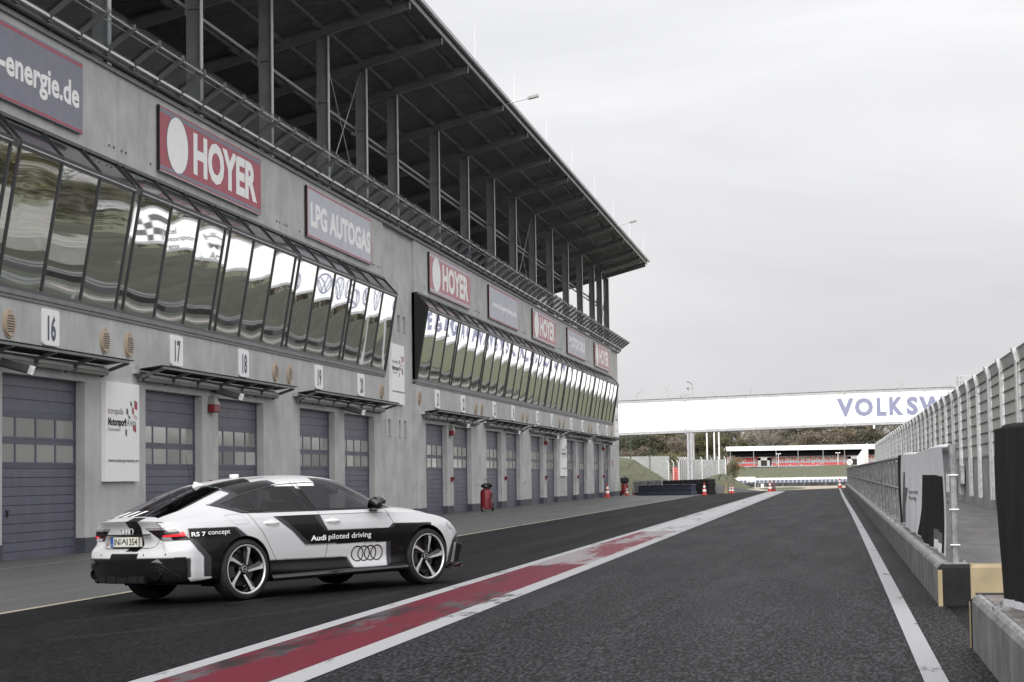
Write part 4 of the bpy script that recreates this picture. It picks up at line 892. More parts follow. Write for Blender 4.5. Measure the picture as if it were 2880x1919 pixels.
def extinguisher(x, y, lb, black=False, rot=0.):
    root = empty('fire_extinguisher', (x, y, G(x) + .005), label=lb, cat='fire extinguisher', group='wheeled fire extinguishers')
    T = lambda px, py, pz: (x + px, y + py, G(x) + .005 + pz)
    m = MB(); m.lathe([(0, 0), (0, .24), (.03, .27), (.80, .27), (.90, .22), (.95, .10), (.97, 0)], T(.05, 0, .10), (0, 0, 1), 24); m.build('tank', M['red'], root, smooth='auto')
    for yy in (.45, .62) if not black else (.3, -.3):
        w_ = MB(); cx = T(.28 if yy == .45 else -.25, yy, .20); w_.lathe([(-.04, .13), (-.05, .19), (0, .205), (.05, .19), (.04, .13)], cx, (1, .15, 0), 24); wh = w_.build('wheel', M['rubber'], root, smooth='auto')
        w_ = MB(); w_.lathe([(-.02, 0), (-.02, .13), (.04, .14), (.05, .0)], cx, (1, .15, 0), 20); w_.build('hub', M['conered'], wh, smooth='auto')
    m = MB(); m.path([T(.1, .42, .25), T(.1, .62, .9), T(.1, .75, 1.45), T(-.1, .75, 1.5)], .025); m.path([T(0, -.2, .12), T(0, -.5, .18), T(0, -.52, .05)], .025); m.build('handle_frame', M['steel'] if not black else M['black'], root, smooth='auto')
    m = MB(); rs = np.random.RandomState(3)
    for k in range(5):
        pts = [T(.05 + (.18 + .02 * k) * math.cos(t), .18 + (.28 + .03 * k) * math.sin(t), 1.12 + .07 * math.sin(2 * t + k) + .03 * k) for t in np.linspace(0, 2 * math.pi, 22)]; m.path(pts, .022, 6)
    m.path([T(.25, .0, 1.0), T(.34, -.15, .7), T(.32, -.42, .55), T(.3, -.50, .35), T(.3, -.38, .15)], .022, 6); m.path([T(.2, .3, 1.0), T(.25, .5, .85), T(.2, .62, .6), T(.15, .68, .85), T(.1, .7, 1.1)], .022, 6)
    m.build('hose', M['rubber'], root, smooth='auto')
    m = MB(); m.lathe([(0, 0), (0, .09), (.35, .09), (.42, .04), (.46, 0)], T(.16, .42, .10), (0, 0, 1), 14); m.build('gas_bottle', M['galv'], root, smooth='auto')
    if black: m = MB(); m.box(x - .25, x + .38, y - .35, y + .5, G(x) + 1.02, G(x) + 1.42); m.build('hood', M['black'], root, bevel=.05)
extinguisher(-16.15, 92.3, 'red wheeled fire extinguisher with black hose in front of garage door 22')
extinguisher(-16.35, 157.3, 'red wheeled fire extinguisher under a black hood at the building end', True)
# tyre stacks
tp = MB(); tp.lathe([(.0, .20), (.0, .29), (.03, .315), (.10, .32), (.17, .315), (.20, .29), (.20, .20), (.16, .17), (.04, .17)], (0, 0, 0), (0, 0, 1), 18, close=True)
tyre_me = tp.build('tyre', M['rubber'], smooth='auto'); proto_me = tyre_me.data; bpy.data.objects.remove(tyre_me)
nst = 16
ORD = ['first', 'second', 'third', 'fourth', 'fifth', 'sixth', 'seventh', 'eighth', 'ninth', 'tenth', 'eleventh', 'twelfth', 'thirteenth', 'fourteenth', 'fifteenth', 'sixteenth']
for i in range(nst):
    t_ = i / (nst - 1); x = -16.6 + 8.1 * t_; y = 159.8 - 18.6 * t_ ** 1.0; 
    x = -15.6 + 6.9 * t_; y = 160.5 - 17.5 * t_
    s = empty('tyre_stack', (x, y, G(x)), label='%s stack of black tyres from the left in the tyre wall behind the blue barriers' % ORD[i], cat='tyre stack', group='stacks of the black tyre wall')
    for k in range(5):
        o = bpy.data.objects.new('tyre', proto_me); COL.objects.link(o); o.parent = s; o.scale = (1.22, 1.22, 1.05); o.location = (random.uniform(-.03, .03), random.uniform(-.03, .03), .215 * k); WM[o.name] = WM[s.name].copy()
# blue plastic barriers
for i in range(4):
    t_ = (i + .5) / 4; x = -14.6 + 4.9 * t_; y = 152.5 - 11.5 * t_; a = math.atan2(-11.5, 4.9)
    m = MB(); z = G(x); L2 = 1.52; m.hexa([(-L2, -.28, 0), (L2, -.28, 0), (L2, .28, 0), (-L2, .28, 0)], [(-L2, -.20, .30), (L2, -.20, .30), (L2, .20, .30), (-L2, .20, .30)])
    m.hexa([(-L2 + .1, -.20, .30), (L2 - .1, -.20, .30), (L2 - .1, .20, .30), (-L2 + .1, .20, .30)], [(-L2 + .05, -.17, .68), (L2 - .05, -.17, .68), (L2 - .05, .17, .68), (-L2 + .05, .17, .68)])
    m.box(-L2, L2, -.2, .2, .681, .76)
    o = m.build('plastic_barrier', M['bluepl'], bevel=.04); o.location = (x, y, z + .005); o.rotation_euler.z = a
    tag(o, '%s dark blue plastic barrier from the left in front of the tyre wall' % ORD[i], 'barrier', 'dark blue plastic barriers')
r = empty('crowd_barrier', (-15.0, 154.0, G(-15)), label='grey tube crowd barrier between the tyre wall and the blue barriers', cat='barrier')
m = MB(); A = np.array([-15.4, 155.2]); B = np.array([-12.6, 148.6])
for z in (.25, 1.15): m.tube((*A, z - .36), (*B, z - .36), .022, 6)
m.build('rail', M['galv'], r); m = MB()
for t_ in np.linspace(0, 1, 26): q = A + (B - A) * t_; m.tube((*q, -.11), (*q, .79), .012 if 0 < t_ < 1 else .025, 5)
m.build('bar', M['galv'], r)
# low concrete wall and grass mounds
m = MB(); A = [(-8.9, 143.5), (-5.6, 148.5)]
m.hexa([(-10.4, 160, -.4), (-8.6, 143.0, -.4), (-8.4, 143.1, -.4), (-10.2, 160, -.4)], [(-10.4, 160, .45), (-8.6, 143.0, .42), (-8.4, 143.1, .42), (-10.2, 160, .45)])
m.hexa([(-8.6, 143.0, -.4), (-5.4, 149.0, -.4), (-5.4, 149.3, -.4), (-8.6, 143.3, -.4)], [(-8.6, 143.0, .42), (-5.4, 149.0, -.08), (-5.4, 149.3, -.08), (-8.6, 143.3, .42)])
rooted(m, 'concrete_wall', M['galv'] if 0 else mat('grey wall', (.20, .20, .205), .8, var=.1, vs_=2), (-8, 145, G(-8)), label='low sloping grey concrete wall below the grass mound', cat='concrete wall')
def mound(name, pts, w0, lab, seed=0):
    """ridge line pts (x, y, z) with soft flanks running back"""
    rs = np.random.RandomState(seed); nx = 60; prof = [(-1.0, -.9), (-.75, -.35), (-.45, .35), (-.2, .8), (0, 1), (.3, .9), (.8, .5), (1.2, -.9)]
    P0 = np.array(pts, float); t = np.linspace(0, 1, nx); tt = np.linspace(0, 1, len(P0)); vs = []
    for a in t:
        q = np.array([np.interp(a, tt, P0[:, k]) for k in range(3)])
        for (b, h) in prof: vs.append((q[0] + rs.randn() * .06, q[1] + b * w0, (q[2] + .6) * (h * .5 + .5) - .6 + rs.randn() * .04))
    n = len(prof); mb = MB().add(vs, [(j * n + i, j * n + i + 1, (j + 1) * n + i + 1, (j + 1) * n + i) for j in range(nx - 1) for i in range(n - 1)])
    return mb.build(name, M['grass'], kind='structure', smooth=True)
mound('grass_mound', [(-13.0, 180, -.3), (-12.0, 180, .60), (-11.3, 180, .86), (-10.2, 180, 1.19), (-9.7, 180, 1.22), (-9.1, 180, .95), (-8.5, 180, .55), (-7.8, 180, .15), (-7.2, 180, -.15), (-5.5, 180, -.6)], 12, '', 1)
mound('grass_bank', [(-40, 192, 4.3), (-26, 192, 3.9), (-20, 192, 2.95), (-18.9, 192, 2.6), (-17.2, 192, 1.45), (-16.2, 192, .75), (-15.4, 192, .2), (-13, 192, -.6)], 14, '', 2)
# flag poles and lamp poles
for x, z, lb in ((-15.78, 7.2, 'leftmost of the white poles behind the bridge support'), (-14.24, 7.2, 'second white pole right of the bridge support'), (-13.41, 7.2, 'third white pole right of the bridge support'), (-12.87, 7.2, 'rightmost white pole right of the bridge support')):
    x *= 1.304; m = MB(); m.tube((x, 300, -1.5), (x, 300, 7.6), .115, 8); m.tube((x, 300, 7.6), (x, 300, 9.0), .09, 8)
    rooted(m, 'flag_pole', M['signwhite'], (x, 300, -1.5), label=lb, cat='pole', group='white poles behind the bridge')
for x, z, lb in ((-23.07, 5.43, 'dark green pole nearest the building end, in front of the trees'), (-20.85, 4.5, 'thin dark green pole midway to the bridge support')):
    rooted(MB().tube((x, 230, -.5), (x, 230, z), .06, 8), 'pole', mat('green steel', (.04, .07, .05), .5), (x, 230, -.5), label=lb, cat='pole', group='dark green poles')
# far fences on the left
def grid_fence(name, pts, z0, z1, lab, m, step=1.6, rows=8, panel=None, post=.05, lean=0, label_group=None):
    k_ = 1.33; pts = [(a * k_, b * k_) for a, b in pts]; z0 = (z0 - 1.2) * k_ + 1.2; z1 = (z1 - 1.2) * k_ + 1.2; step *= k_; post *= k_
    root = empty(name, (*pts[0], 0), label=lab, cat='fence', group=label_group); p = MB(); wv = MB(); pn = MB()
    for (a, b) in zip(pts[:-1], pts[1:]):
        a = np.array(a, float); b = np.array(b, float); n = max(1, int(round(np.linalg.norm(b - a) / step)))
        for i in range(n + 1):
            q = a + (b - a) * i / n; p = MB(); p.tube((*q, z0), (*q, z1), post, 6)
            if lean: p.tube((*q, z1), (q[0] - lean, q[1] - lean * .5, z1 + .35), post, 6)
            p.build('post', m, root)
        for k in range(rows + 1):
            z = z0 + (z1 - z0) * k / rows; wv.tube((*a, z), (*b, z), .012, 4, cap=False)
        for i in range(n * 4): q = a + (b - a) * i / (n * 4); wv.tube((*q, z0), (*q, z1), .009, 4, cap=False)
        if panel: pn.quad((*(a + [0, .05]), z0), (*(b + [0, .05]), z0), (*(b + [0, .05]), z1), (*(a + [0, .05]), z1))
    wv.build('wire', M['galv'], root)
    if panel: pn.build('panel', panel, root)
    return root
grid_fence('wire_fence', [(-24, 212), (-17.2, 212)], .75, 3.2, 'grey board fence on the bank between the building end and the bridge support', M['galv'], 2.1, 8, panel=mat('weathered boards', (.36, .37, .36), .8, var=.2, vs_=4, stretch=(.3, 1, 4)))
grid_fence('wire_fence', [(-17.0, 209), (-15.3, 207)], .3, 2.45, 'white mesh fence with a red board left of the bridge support', M['signwhite'], .85, 7, lean=.25)
MB().add([(-22.1, 277.7, .4), (-20.75, 277.7, .4), (-20.75, 277.7, 1.5), (-21.4, 277.7, 2.26), (-22.1, 277.7, 2.26)], [(0, 1, 2, 3, 4)]).build('red_board', M['vividred'], tag(empty('notice_board', (-21.4, 277.7, .4)), 'red and white board behind the mesh fence left of the bridge support', 'board'))
grid_fence('wire_fence', [(-15.4, 203), (-14.6, 210), (-12.6, 211), (-11.2, 212)], .3, 2.75, 'white mesh fence running right of the bridge support above the grass mound', M['signwhite'], 1.0, 9, panel=mat('pale screen', (.40, .41, .41), .8, var=.15), lean=.2)

# ================================================================== far grandstand
gs = empty('grandstand', (-11, 650, 3.3), label='low far grandstand with red seats under a long white roof', cat='grandstand')
GY = 650.
m = MB(); m.hexa([(-34.0, GY - 1, 8.6), (14.0, GY - 1, 8.5), (14.0, GY, 8.5), (-34.0, GY, 8.6)], [(-34.0, GY - 1, 10.0), (14.0, GY - 1, 10.05), (14.0, GY, 10.05), (-34.0, GY, 10.0)]); m.hexa([(-35.3, GY + 9, 9.0), (-34.0, GY - 1, 9.9), (-34, GY, 9.9), (-35.2, GY + 9.5, 9.0)], [(-35.3, GY + 9, 9.4), (-34.0, GY - 1, 10.0), (-34, GY, 10.0), (-35.2, GY + 9.5, 9.4)])
m.build('roof_fascia', M['sheetwhite'], gs)
m = MB(); m.hexa([(-34.0, GY, 8.7), (14.0, GY, 8.7), (14, GY + 12, 7.9), (-34, GY + 12, 7.9)], [(-34.0, GY, 8.8), (14.0, GY, 8.8), (14, GY + 12, 8.0), (-34, GY + 12, 8.0)]); m.quad((-35, GY + 12, 3), (14, GY + 12, 3), (14, GY + 12, 8), (-35, GY + 12, 8)); m.build('roof', M['dark'], gs)
m = MB()
for k in range(8): m.box(-34.3, 14, GY + .5 + k * .85, GY + 12, 3.2 + k * .44, 3.62 + k * .44)
m.build('terrace', mat('far terrace', (.09, .09, .10), .8), gs)
m = MB(); m.box(-34.3, 14, GY + .2, GY + .3, 3.3, 3.6); m.build('front_rail', M['fascia'], gs)
for nm, mt in (('red', M['vividred']), ('tan', M['seatgrey']), ('blue', M['seatblue'])):
    m = MB(); rs = np.random.RandomState(5)
    for k in range(8):
        for i in range(92):
            x = -33.9 + i * .52; c = rs.rand(); z = 3.62 + k * .44
            if -24.2 < x < -19.8 and k < 6 or 5.2 < x < 8.2 and k < 6: continue
            if k > 6 and x > -31.5: col = 'none'
            elif k == 2: col = 'blue'
            elif k < 2: col = 'red' if c < .93 else 'tan'
            else: col = ('red' if c < .8 else 'tan') if x < -20 and 3 <= k <= 5 and x > -31.8 else ('tan' if c < .86 else 'red')
            if col == nm: m.box(x - .21, x + .21, GY + .75 + k * .85, GY + .9 + k * .85, z + .02, z + .42)
    m.build('seats', mt, gs, label='%s seat rows' % {'red': 'red', 'tan': 'faded tan', 'blue': 'pale blue'}[nm], kind='stuff')
for x in (-22.0, 6.8):
    m = MB(); m.box(x - 2, x - 1.0, GY + .4, GY + 4, 3.3, 6.3); m.box(x + 1.0, x + 1.8, GY + .4, GY + 4, 3.3, 6.3); m.box(x - 2, x + 1.8, GY + .4, GY + 4, 5.4, 6.4); m.build('stair_exit', M['concrete2'], gs); MB().box(x - 1, x + 1, GY + .7, GY + .9, 3.4, 5.4).build('doorway', M['black'], gs)
for x in (-32.7, -25.2, -18.0, -11.0, -3.0, 3.8): MB().tube((x, GY - .8, 3.4), (x, GY - .8, 8.7), .12, 8).build('column', M['fascia'], gs)
for x in (-17.2, 1.65):
    lamp = empty('stand_lamp', (x, GY - 3, 3.2), label='twin headed lamp post in front of the far grandstand, %s one' % ('left' if x < 0 else 'right'), cat='lamp post', group='lamp posts at the far grandstand')
    MB().tube((x, GY - 3, 3.2), (x, GY - 3, 7.4), .09, 8).build('pole', M['signwhite'], lamp); m = MB(); m.tube((x - .7, GY - 3, 7.4), (x + .7, GY - 3, 7.4), .08, 6); m.box(x - .75, x - .35, GY - 3.2, GY - 2.8, 7.3, 7.6); m.box(x + .35, x + .75, GY - 3.2, GY - 2.8, 7.3, 7.6); m.build('lamp_heads', M['signwhite'], lamp)
# far barrier: white top rail, blue and white tyre wall, dark sheeting
fb = empty('track_barrier', (-12, 588, -2.8), label='white topped tyre barrier in front of the far grass bank', cat='barrier')
MB().box(-29, 9, 590, 590.4, -.75, -.12).build('top_board', M['sheetwhite'], fb)
m = MB(); m2 = MB(); rs = np.random.RandomState(2)
for i in range(62):
    x = -28.8 + i * .6; (m if i % 2 else m2).box(x, x + .52, 589.6, 590, -1.6, -.76)
m.build('dark_blocks', mat('barrier blue', (.12, .13, .20), .6), fb); m2.build('pale_blocks', mat('barrier grey', (.34, .36, .42), .6), fb)
MB().box(-29, 9, 589.7, 590, -2.95, -1.61).build('lower_sheet', mat('dark sheet', (.045, .045, .05), .7, var=.4, vs_=.7), fb)
for x in np.arange(-27, 9, 6.2): MB().tube((x, 589.4, -2.9), (x, 589.4, .7), .05, 6).build('post', M['galv'], fb)
m = MB(); m.box(-9.45, -7.7, 199.9, 200, .80, .88); m.add([(-8.6, 199.8, .62), (-8.5, 199.8, .83), (-7.7, 199.8, .80), (-7.7, 199.8, .40), (-8.5, 199.8, .42)], [(0, 1, 2, 3, 4)])
r = empty('direction_sign', (-7.7, 200, -.5), label='white arrow sign on a post at the foot of the grass mound', cat='sign'); m.build('arrow_panel', M['signwhite'], r); MB().tube((-7.68, 200, -.5), (-7.68, 200, .85), .035, 6).build('post', M['signwhite'], r)
r = empty('white_cabinet', (-6.95, 200, -.3), label='small white cabinet on legs near the cones at the lane end', cat='cabinet'); MB().box(-7.12, -6.82, 199.8, 200, -.22, .16).build('box', M['signwhite'], r, bevel=.03); MB().box(-7.4, -7.36, 199.9, 199.95, -.5, .2).box(-7.4, -6.7, 199.9, 199.95, .18, .2).box(-6.72, -6.68, 199.9, 199.95, -.5, .0).build('legs', M['galv'], r)

# ================================================================== trees
def leaf_cloud(mb, centre, rad, n, size, rs, flat=.75):
    v = rs.randn(n, 3); v /= np.linalg.norm(v, axis=1)[:, None]; v *= (rs.rand(n, 1) ** .45) * rad; v[:, 2] *= flat; c = np.array(centre) + v
    for p in c:
        a = rs.randn(3); a /= np.linalg.norm(a); b = np.cross(a, rs.randn(3)); b /= np.linalg.norm(b); s = size * (.6 + rs.rand() * .8)
        mb.add([p + a * s, p + b * s * .7, p - a * s, p - b * s * .7], [(0, 1, 2, 3)])
def make_tree(kind, seed, h):
    rs = np.random.RandomState(seed); root = empty('tree'); tr = MB(); cr_ = MB(); bare = kind == 'bare'
    tr.tube((0, 0, -1), (rs.randn() * .3, 0, h * .45), h * .018 + .08, 7, h * .012); tops = []
    nb = 22 if bare else 11
    for k in range(nb):
        z0 = h * rs.uniform(.18, .48); a = rs.rand() * 6.28; L_ = h * rs.uniform(.22, .42); up = rs.uniform(.7, 1.6) if bare else rs.uniform(.4, 1.3)
        d = np.array([math.cos(a), math.sin(a), up]); d /= np.linalg.norm(d); p0 = np.array([0, 0, z0]); p1 = p0 + d * L_; tr.tube(p0, p1, h * .008 + .03, 5, .05); tops.append(p1)
        for q in range(5 if bare else 2):
            e = d + rs.randn(3) * .45; e[2] = abs(e[2]); e /= np.linalg.norm(e); b0 = p0 + (p1 - p0) * rs.uniform(.4, .95); p2 = b0 + e * L_ * rs.uniform(.4, .8); tr.tube(b0, p2, .06, 4, .02); tops.append(p2)
            if bare:
                for w2 in range(3):
                    e2 = e + rs.randn(3) * .5; e2 /= np.linalg.norm(e2); b1 = b0 + (p2 - b0) * rs.uniform(.4, 1); tr.tube(b1, b1 + e2 * L_ * .3, .03, 3, .012)
    tr.build('trunk', M['bark'], root, local=True)
    mt = {'green': M['leaf_green'], 'brown': M['leaf_brown'], 'olive': M['leaf_olive'], 'bare': M['leaf_brown']}[kind]
    if bare:
        for p in tops[::3]: leaf_cloud(cr_, p, h * .07, 22, .12, rs)
    else:
        for p in tops: leaf_cloud(cr_, p * np.array([1, 1, .98]), h * rs.uniform(.11, .17), 105, h * .016, rs)
        leaf_cloud(cr_, (0, 0, h * .3), h * .26, 420, h * .018, rs, 1.0)
    cr_.build('crown', mt, root, local=True); return root
PROT = [make_tree('green', 1, 15), make_tree('brown', 2, 14), make_tree('olive', 3, 13), make_tree('bare', 4, 17), make_tree('green', 5, 12), make_tree('bare', 6, 15), make_tree('brown', 9, 11)]
KND = ['tall dense dark green tree', 'brown autumn tree', 'olive green tree', 'tall bare tree', 'small dark green tree', 'bare thin tree', 'small brown autumn tree']
rs = np.random.RandomState(21); spots = []
for x in np.arange(-56, -24, 2.9): spots.append((x + rs.uniform(-.8, .8), 470 + rs.uniform(-12, 12), 0, rs.choice([0, 1, 2, 4, 6, 2, 4, 1])))
for x in np.arange(-74, 44, 4.3): spots.append((x + rs.uniform(-1.5, 1.5), 715 + rs.uniform(-8, 8), 1, rs.choice([0, 1, 2, 3, 4, 6, 0])))
for x in np.arange(-84, 56, 6.0): spots.append((x + rs.uniform(-2, 2), 762 + rs.uniform(-8, 8), 2, rs.choice([3, 5, 0, 3, 1])))
for y in np.arange(200, 560, 7): spots.append((108 + rs.uniform(-6, 8), y, 3, rs.choice([0, 1, 2, 3, 5, 4])))
first = set()
for i, (x, y, row, k) in enumerate(spots):
    o = PROT[k] if k not in first else copy_tree(PROT[k]); first.add(k)
    s = {0: rs.uniform(.42, .62), 1: rs.uniform(.95, 1.2), 2: rs.uniform(1.35, 1.72), 3: rs.uniform(.75, 1.05)}[row]
    o.location = (x, y, terrain(x, y) - .4 + (1.2 if row == 0 else 0)); o.scale = (s * rs.uniform(1.0, 1.25), s * 1.1, s); o.rotation_euler.z = rs.rand() * 6.28
    wh = ['above the grey board fence, left of the bridge support', 'in the wood behind the far grandstand', 'in the back row of the wood, tops above the bridge', 'on the bank beyond the track, behind the debris fence'][row]
    tag(o, KND[k] + ' ' + wh, 'tree', KND[k] + 's ' + wh)
for k in range(len(PROT)):
    if k not in first: 
        for c in list(PROT[k].children): bpy.data.objects.remove(c)
        bpy.data.objects.remove(PROT[k])
# ================================================================== the car (local axes: x forward from the rear axle, y left, z up)
_h = .5903; _fx = Vector((math.sin(_h), math.cos(_h), .024 * math.sin(_h))).normalized(); _n = Vector((-.024, 0, 1)); _n = (_n - _fx * _n.dot(_fx)).normalized(); _l = _n.cross(_fx)
CX0, CY0 = -7.41, 22.60
car_mw = Matrix(((_fx.x, _l.x, _n.x, CX0), (_fx.y, _l.y, _n.y, CY0), (_fx.z, _l.z, _n.z, .024 * CX0 + .008), (0, 0, 0, 1)))
car = empty('car', mw=car_mw, label='black and white fastback car parked on the pit lane, rear towards the camera', cat='car')

def herm(xk, Y, xq):
    """cubic Hermite through knots with limited tangents; Y (n, d)"""
    xk = np.asarray(xk, float); Y = np.asarray(Y, float); h = np.diff(xk); s = np.diff(Y, axis=0) / h[:, None]
    m = np.zeros_like(Y); m[1:-1] = (s[:-1] * h[1:, None] + s[1:] * h[:-1, None]) / (h[:-1] + h[1:])[:, None]; m[0] = s[0]; m[-1] = s[-1]
    i = np.clip(np.searchsorted(xk, xq, side='right') - 1, 0, len(h) - 1); t = ((xq - xk[i]) / h[i])[:, None]; hh = h[i][:, None]
    return (2 * t**3 - 3 * t**2 + 1) * Y[i] + (t**3 - 2 * t**2 + t) * hh * m[i] + (-2 * t**3 + 3 * t**2) * Y[i + 1] + (t**3 - t**2) * hh * m[i + 1]
# --- stations along the side (shared by lower wrap and upper skin)
XS = [-.90, -.78, -.60, -.40, -.15, .10, .40, .80, 1.20, 1.55, 1.80, 2.05, 2.35, 2.60, 2.80, 3.05, 3.30, 3.48]
def side_line(pts): p = np.array(pts, float); return herm(p[:, 0], p[:, 1:], np.array(XS))
# each key line: rear three points (centre, .33, .62 across), side via (x, y, z) table, front three points (corner, middle, centre)
KL = [
 dict(r=[(-.98, 0, .235), (-.98, .33, .235), (-.96, .60, .235)], s=[(-.90, .76, .235), (-.4, .80, .21), (.1, .82, .19), (1.5, .83, .185), (2.6, .82, .185), (3.3, .74, .17), (3.48, .68, .165)], f=[(3.66, .50, .16), (3.74, .27, .16), (3.76, 0, .16)]),
 dict(r=[(-1.05, 0, .265), (-1.045, .34, .262), (-1.02, .64, .262)], s=[(-.90, .825, .262), (-.4, .885, .245), (.1, .885, .235), (1.5, .895, .21), (2.6, .89, .205), (3.3, .83, .185), (3.48, .76, .18)], f=[(3.70, .55, .175), (3.79, .29, .175), (3.81, 0, .175)]),
 dict(r=[(-1.085, 0, .35), (-1.075, .35, .35), (-1.04, .66, .35)], s=[(-.90, .855, .345), (-.4, .925, .32), (.1, .940, .30), (1.5, .945, .275), (2.6, .935, .27), (3.3, .875, .25), (3.48, .80, .24)], f=[(3.72, .57, .23), (3.83, .30, .23), (3.85, 0, .23)]),
 dict(r=[(-1.09, 0, .45), (-1.08, .35, .45), (-1.045, .665, .45)], s=[(-.90, .868, .445), (-.4, .938, .43), (.1, .940, .41), (.7, .915, .395), (1.5, .915, .385), (2.3, .915, .39), (2.9, .945, .40), (3.3, .893, .37), (3.48, .825, .36)], f=[(3.73, .59, .35), (3.84, .31, .35), (3.865, 0, .35)]),
 dict(r=[(-1.085, 0, .545), (-1.075, .35, .545), (-1.04, .67, .545)], s=[(-.90, .875, .545), (-.4, .945, .55), (0, .956, .56), (.45, .938, .545), (1.5, .930, .53), (2.3, .935, .54), (2.9, .956, .55), (3.3, .905, .50), (3.48, .84, .48)], f=[(3.73, .60, .46), (3.84, .32, .46), (3.865, 0, .46)]),
 dict(r=[(-1.055, 0, .595), (-1.045, .35, .597), (-1.01, .665, .60)], s=[(-.90, .862, .61), (-.4, .940, .645), (0, .957, .665), (.45, .945, .66), (1.5, .942, .645), (2.3, .945, .65), (2.9, .957, .66), (3.3, .905, .60), (3.48, .84, .58)], f=[(3.71, .60, .56), (3.82, .32, .55), (3.845, 0, .55)]),
 dict(r=[(-.955, 0, .66), (-.950, .35, .665), (-.945, .64, .675)], s=[(-.885, .838, .69), (-.4, .930, .73), (0, .952, .75), (.45, .947, .755), (1.5, .945, .74), (2.3, .942, .735), (2.9, .950, .735), (3.3, .895, .68), (3.48, .83, .655)], f=[(3.68, .60, .63), (3.785, .32, .62), (3.81, 0, .62)]),
 dict(r=[(-.965, 0, .775), (-.960, .35, .778), (-.945, .63, .782)], s=[(-.885, .828, .79), (-.4, .925, .805), (0, .944, .82), (.45, .940, .828), (1.5, .938, .815), (2.3, .932, .80), (2.9, .925, .785), (3.3, .875, .74), (3.48, .81, .715)], f=[(3.63, .59, .68), (3.73, .31, .675), (3.755, 0, .67)]),
 dict(r=[(-.985, 0, .865), (-.98, .34, .865), (-.955, .61, .862)], s=[(-.885, .80, .86), (-.4, .905, .862), (0, .926, .872), (.45, .924, .880), (1.5, .922, .872), (2.3, .912, .862), (2.9, .89, .845), (3.3, .835, .79), (3.48, .775, .75)], f=[(3.56, .57, .715), (3.66, .30, .705), (3.68, 0, .70)]),
 dict(r=[(-1.025, 0, .945), (-1.015, .32, .942), (-.98, .57, .932)], s=[(-.90, .745, .915), (-.78, .795, .910), (-.4, .872, .915), (0, .897, .928), (.45, .902, .935), (1.5, .905, .930), (2.05, .902, .925), (2.6, .885, .905), (2.9, .862, .885), (3.3, .79, .825), (3.48, .735, .775)], f=[(3.53, .55, .745), (3.62, .29, .735), (3.64, 0, .73)])]
LC = []
for k in KL:
    s = side_line([(p[0], p[1], p[2]) for p in k['s']]); S_ = [(x, a, b) for x, (a, b) in zip(XS, s)]
    LC.append(k['r'] + S_ + k['f'])
LC = np.array(LC); LC[:, 2, 0] += .035; LC[:, 1, 0] += .008; LC[:9, 0:3, 0] += .02; LC[1:7, 3, 1] -= .02; LC[1:7, 21:24, 0] += .03; LC[2:7, 20, 1] += .012; LC[2:7, 21, 1] += .03; LC[0:6, 3, 1] -= .065; LC[0:6, 2, 1] -= .04; LC[6:, 3, 1] -= .145; LC[6:, 2, 1] -= .07; LC[6:, 4, 1] -= .055; LC[0:6, 3, 1] -= .015                                             # (10 keylines, 24, 3)
U = np.concatenate([[0, .33, .62], .62 + .25 + np.cumsum([0] + list(np.diff(XS))), []]); U = np.concatenate([U, U[-1] + np.array([.27, .55, .84])])
V = np.array([0, .07, .16, .25, .34, .40, .475, .57, .66, .745])
def refine(knots, step): return np.concatenate([np.linspace(a, b, max(2, int(math.ceil((b - a) / step))), endpoint=False) for a, b in zip(knots[:-1], knots[1:])] + [[knots[-1]]])
uq = refine(U, .009); vq = refine(V, .0085)
def grid(ctrl, vk, uk, vq, uq):
    a = herm(uk, ctrl.transpose(1, 0, 2).reshape(len(uk), -1), uq).reshape(len(uq), len(vk), 3)
    b = herm(vk, a.transpose(1, 0, 2).reshape(len(vk), -1), vq).reshape(len(vq), len(uq), 3); return b
low = grid(LC, V, U, vq, uq)
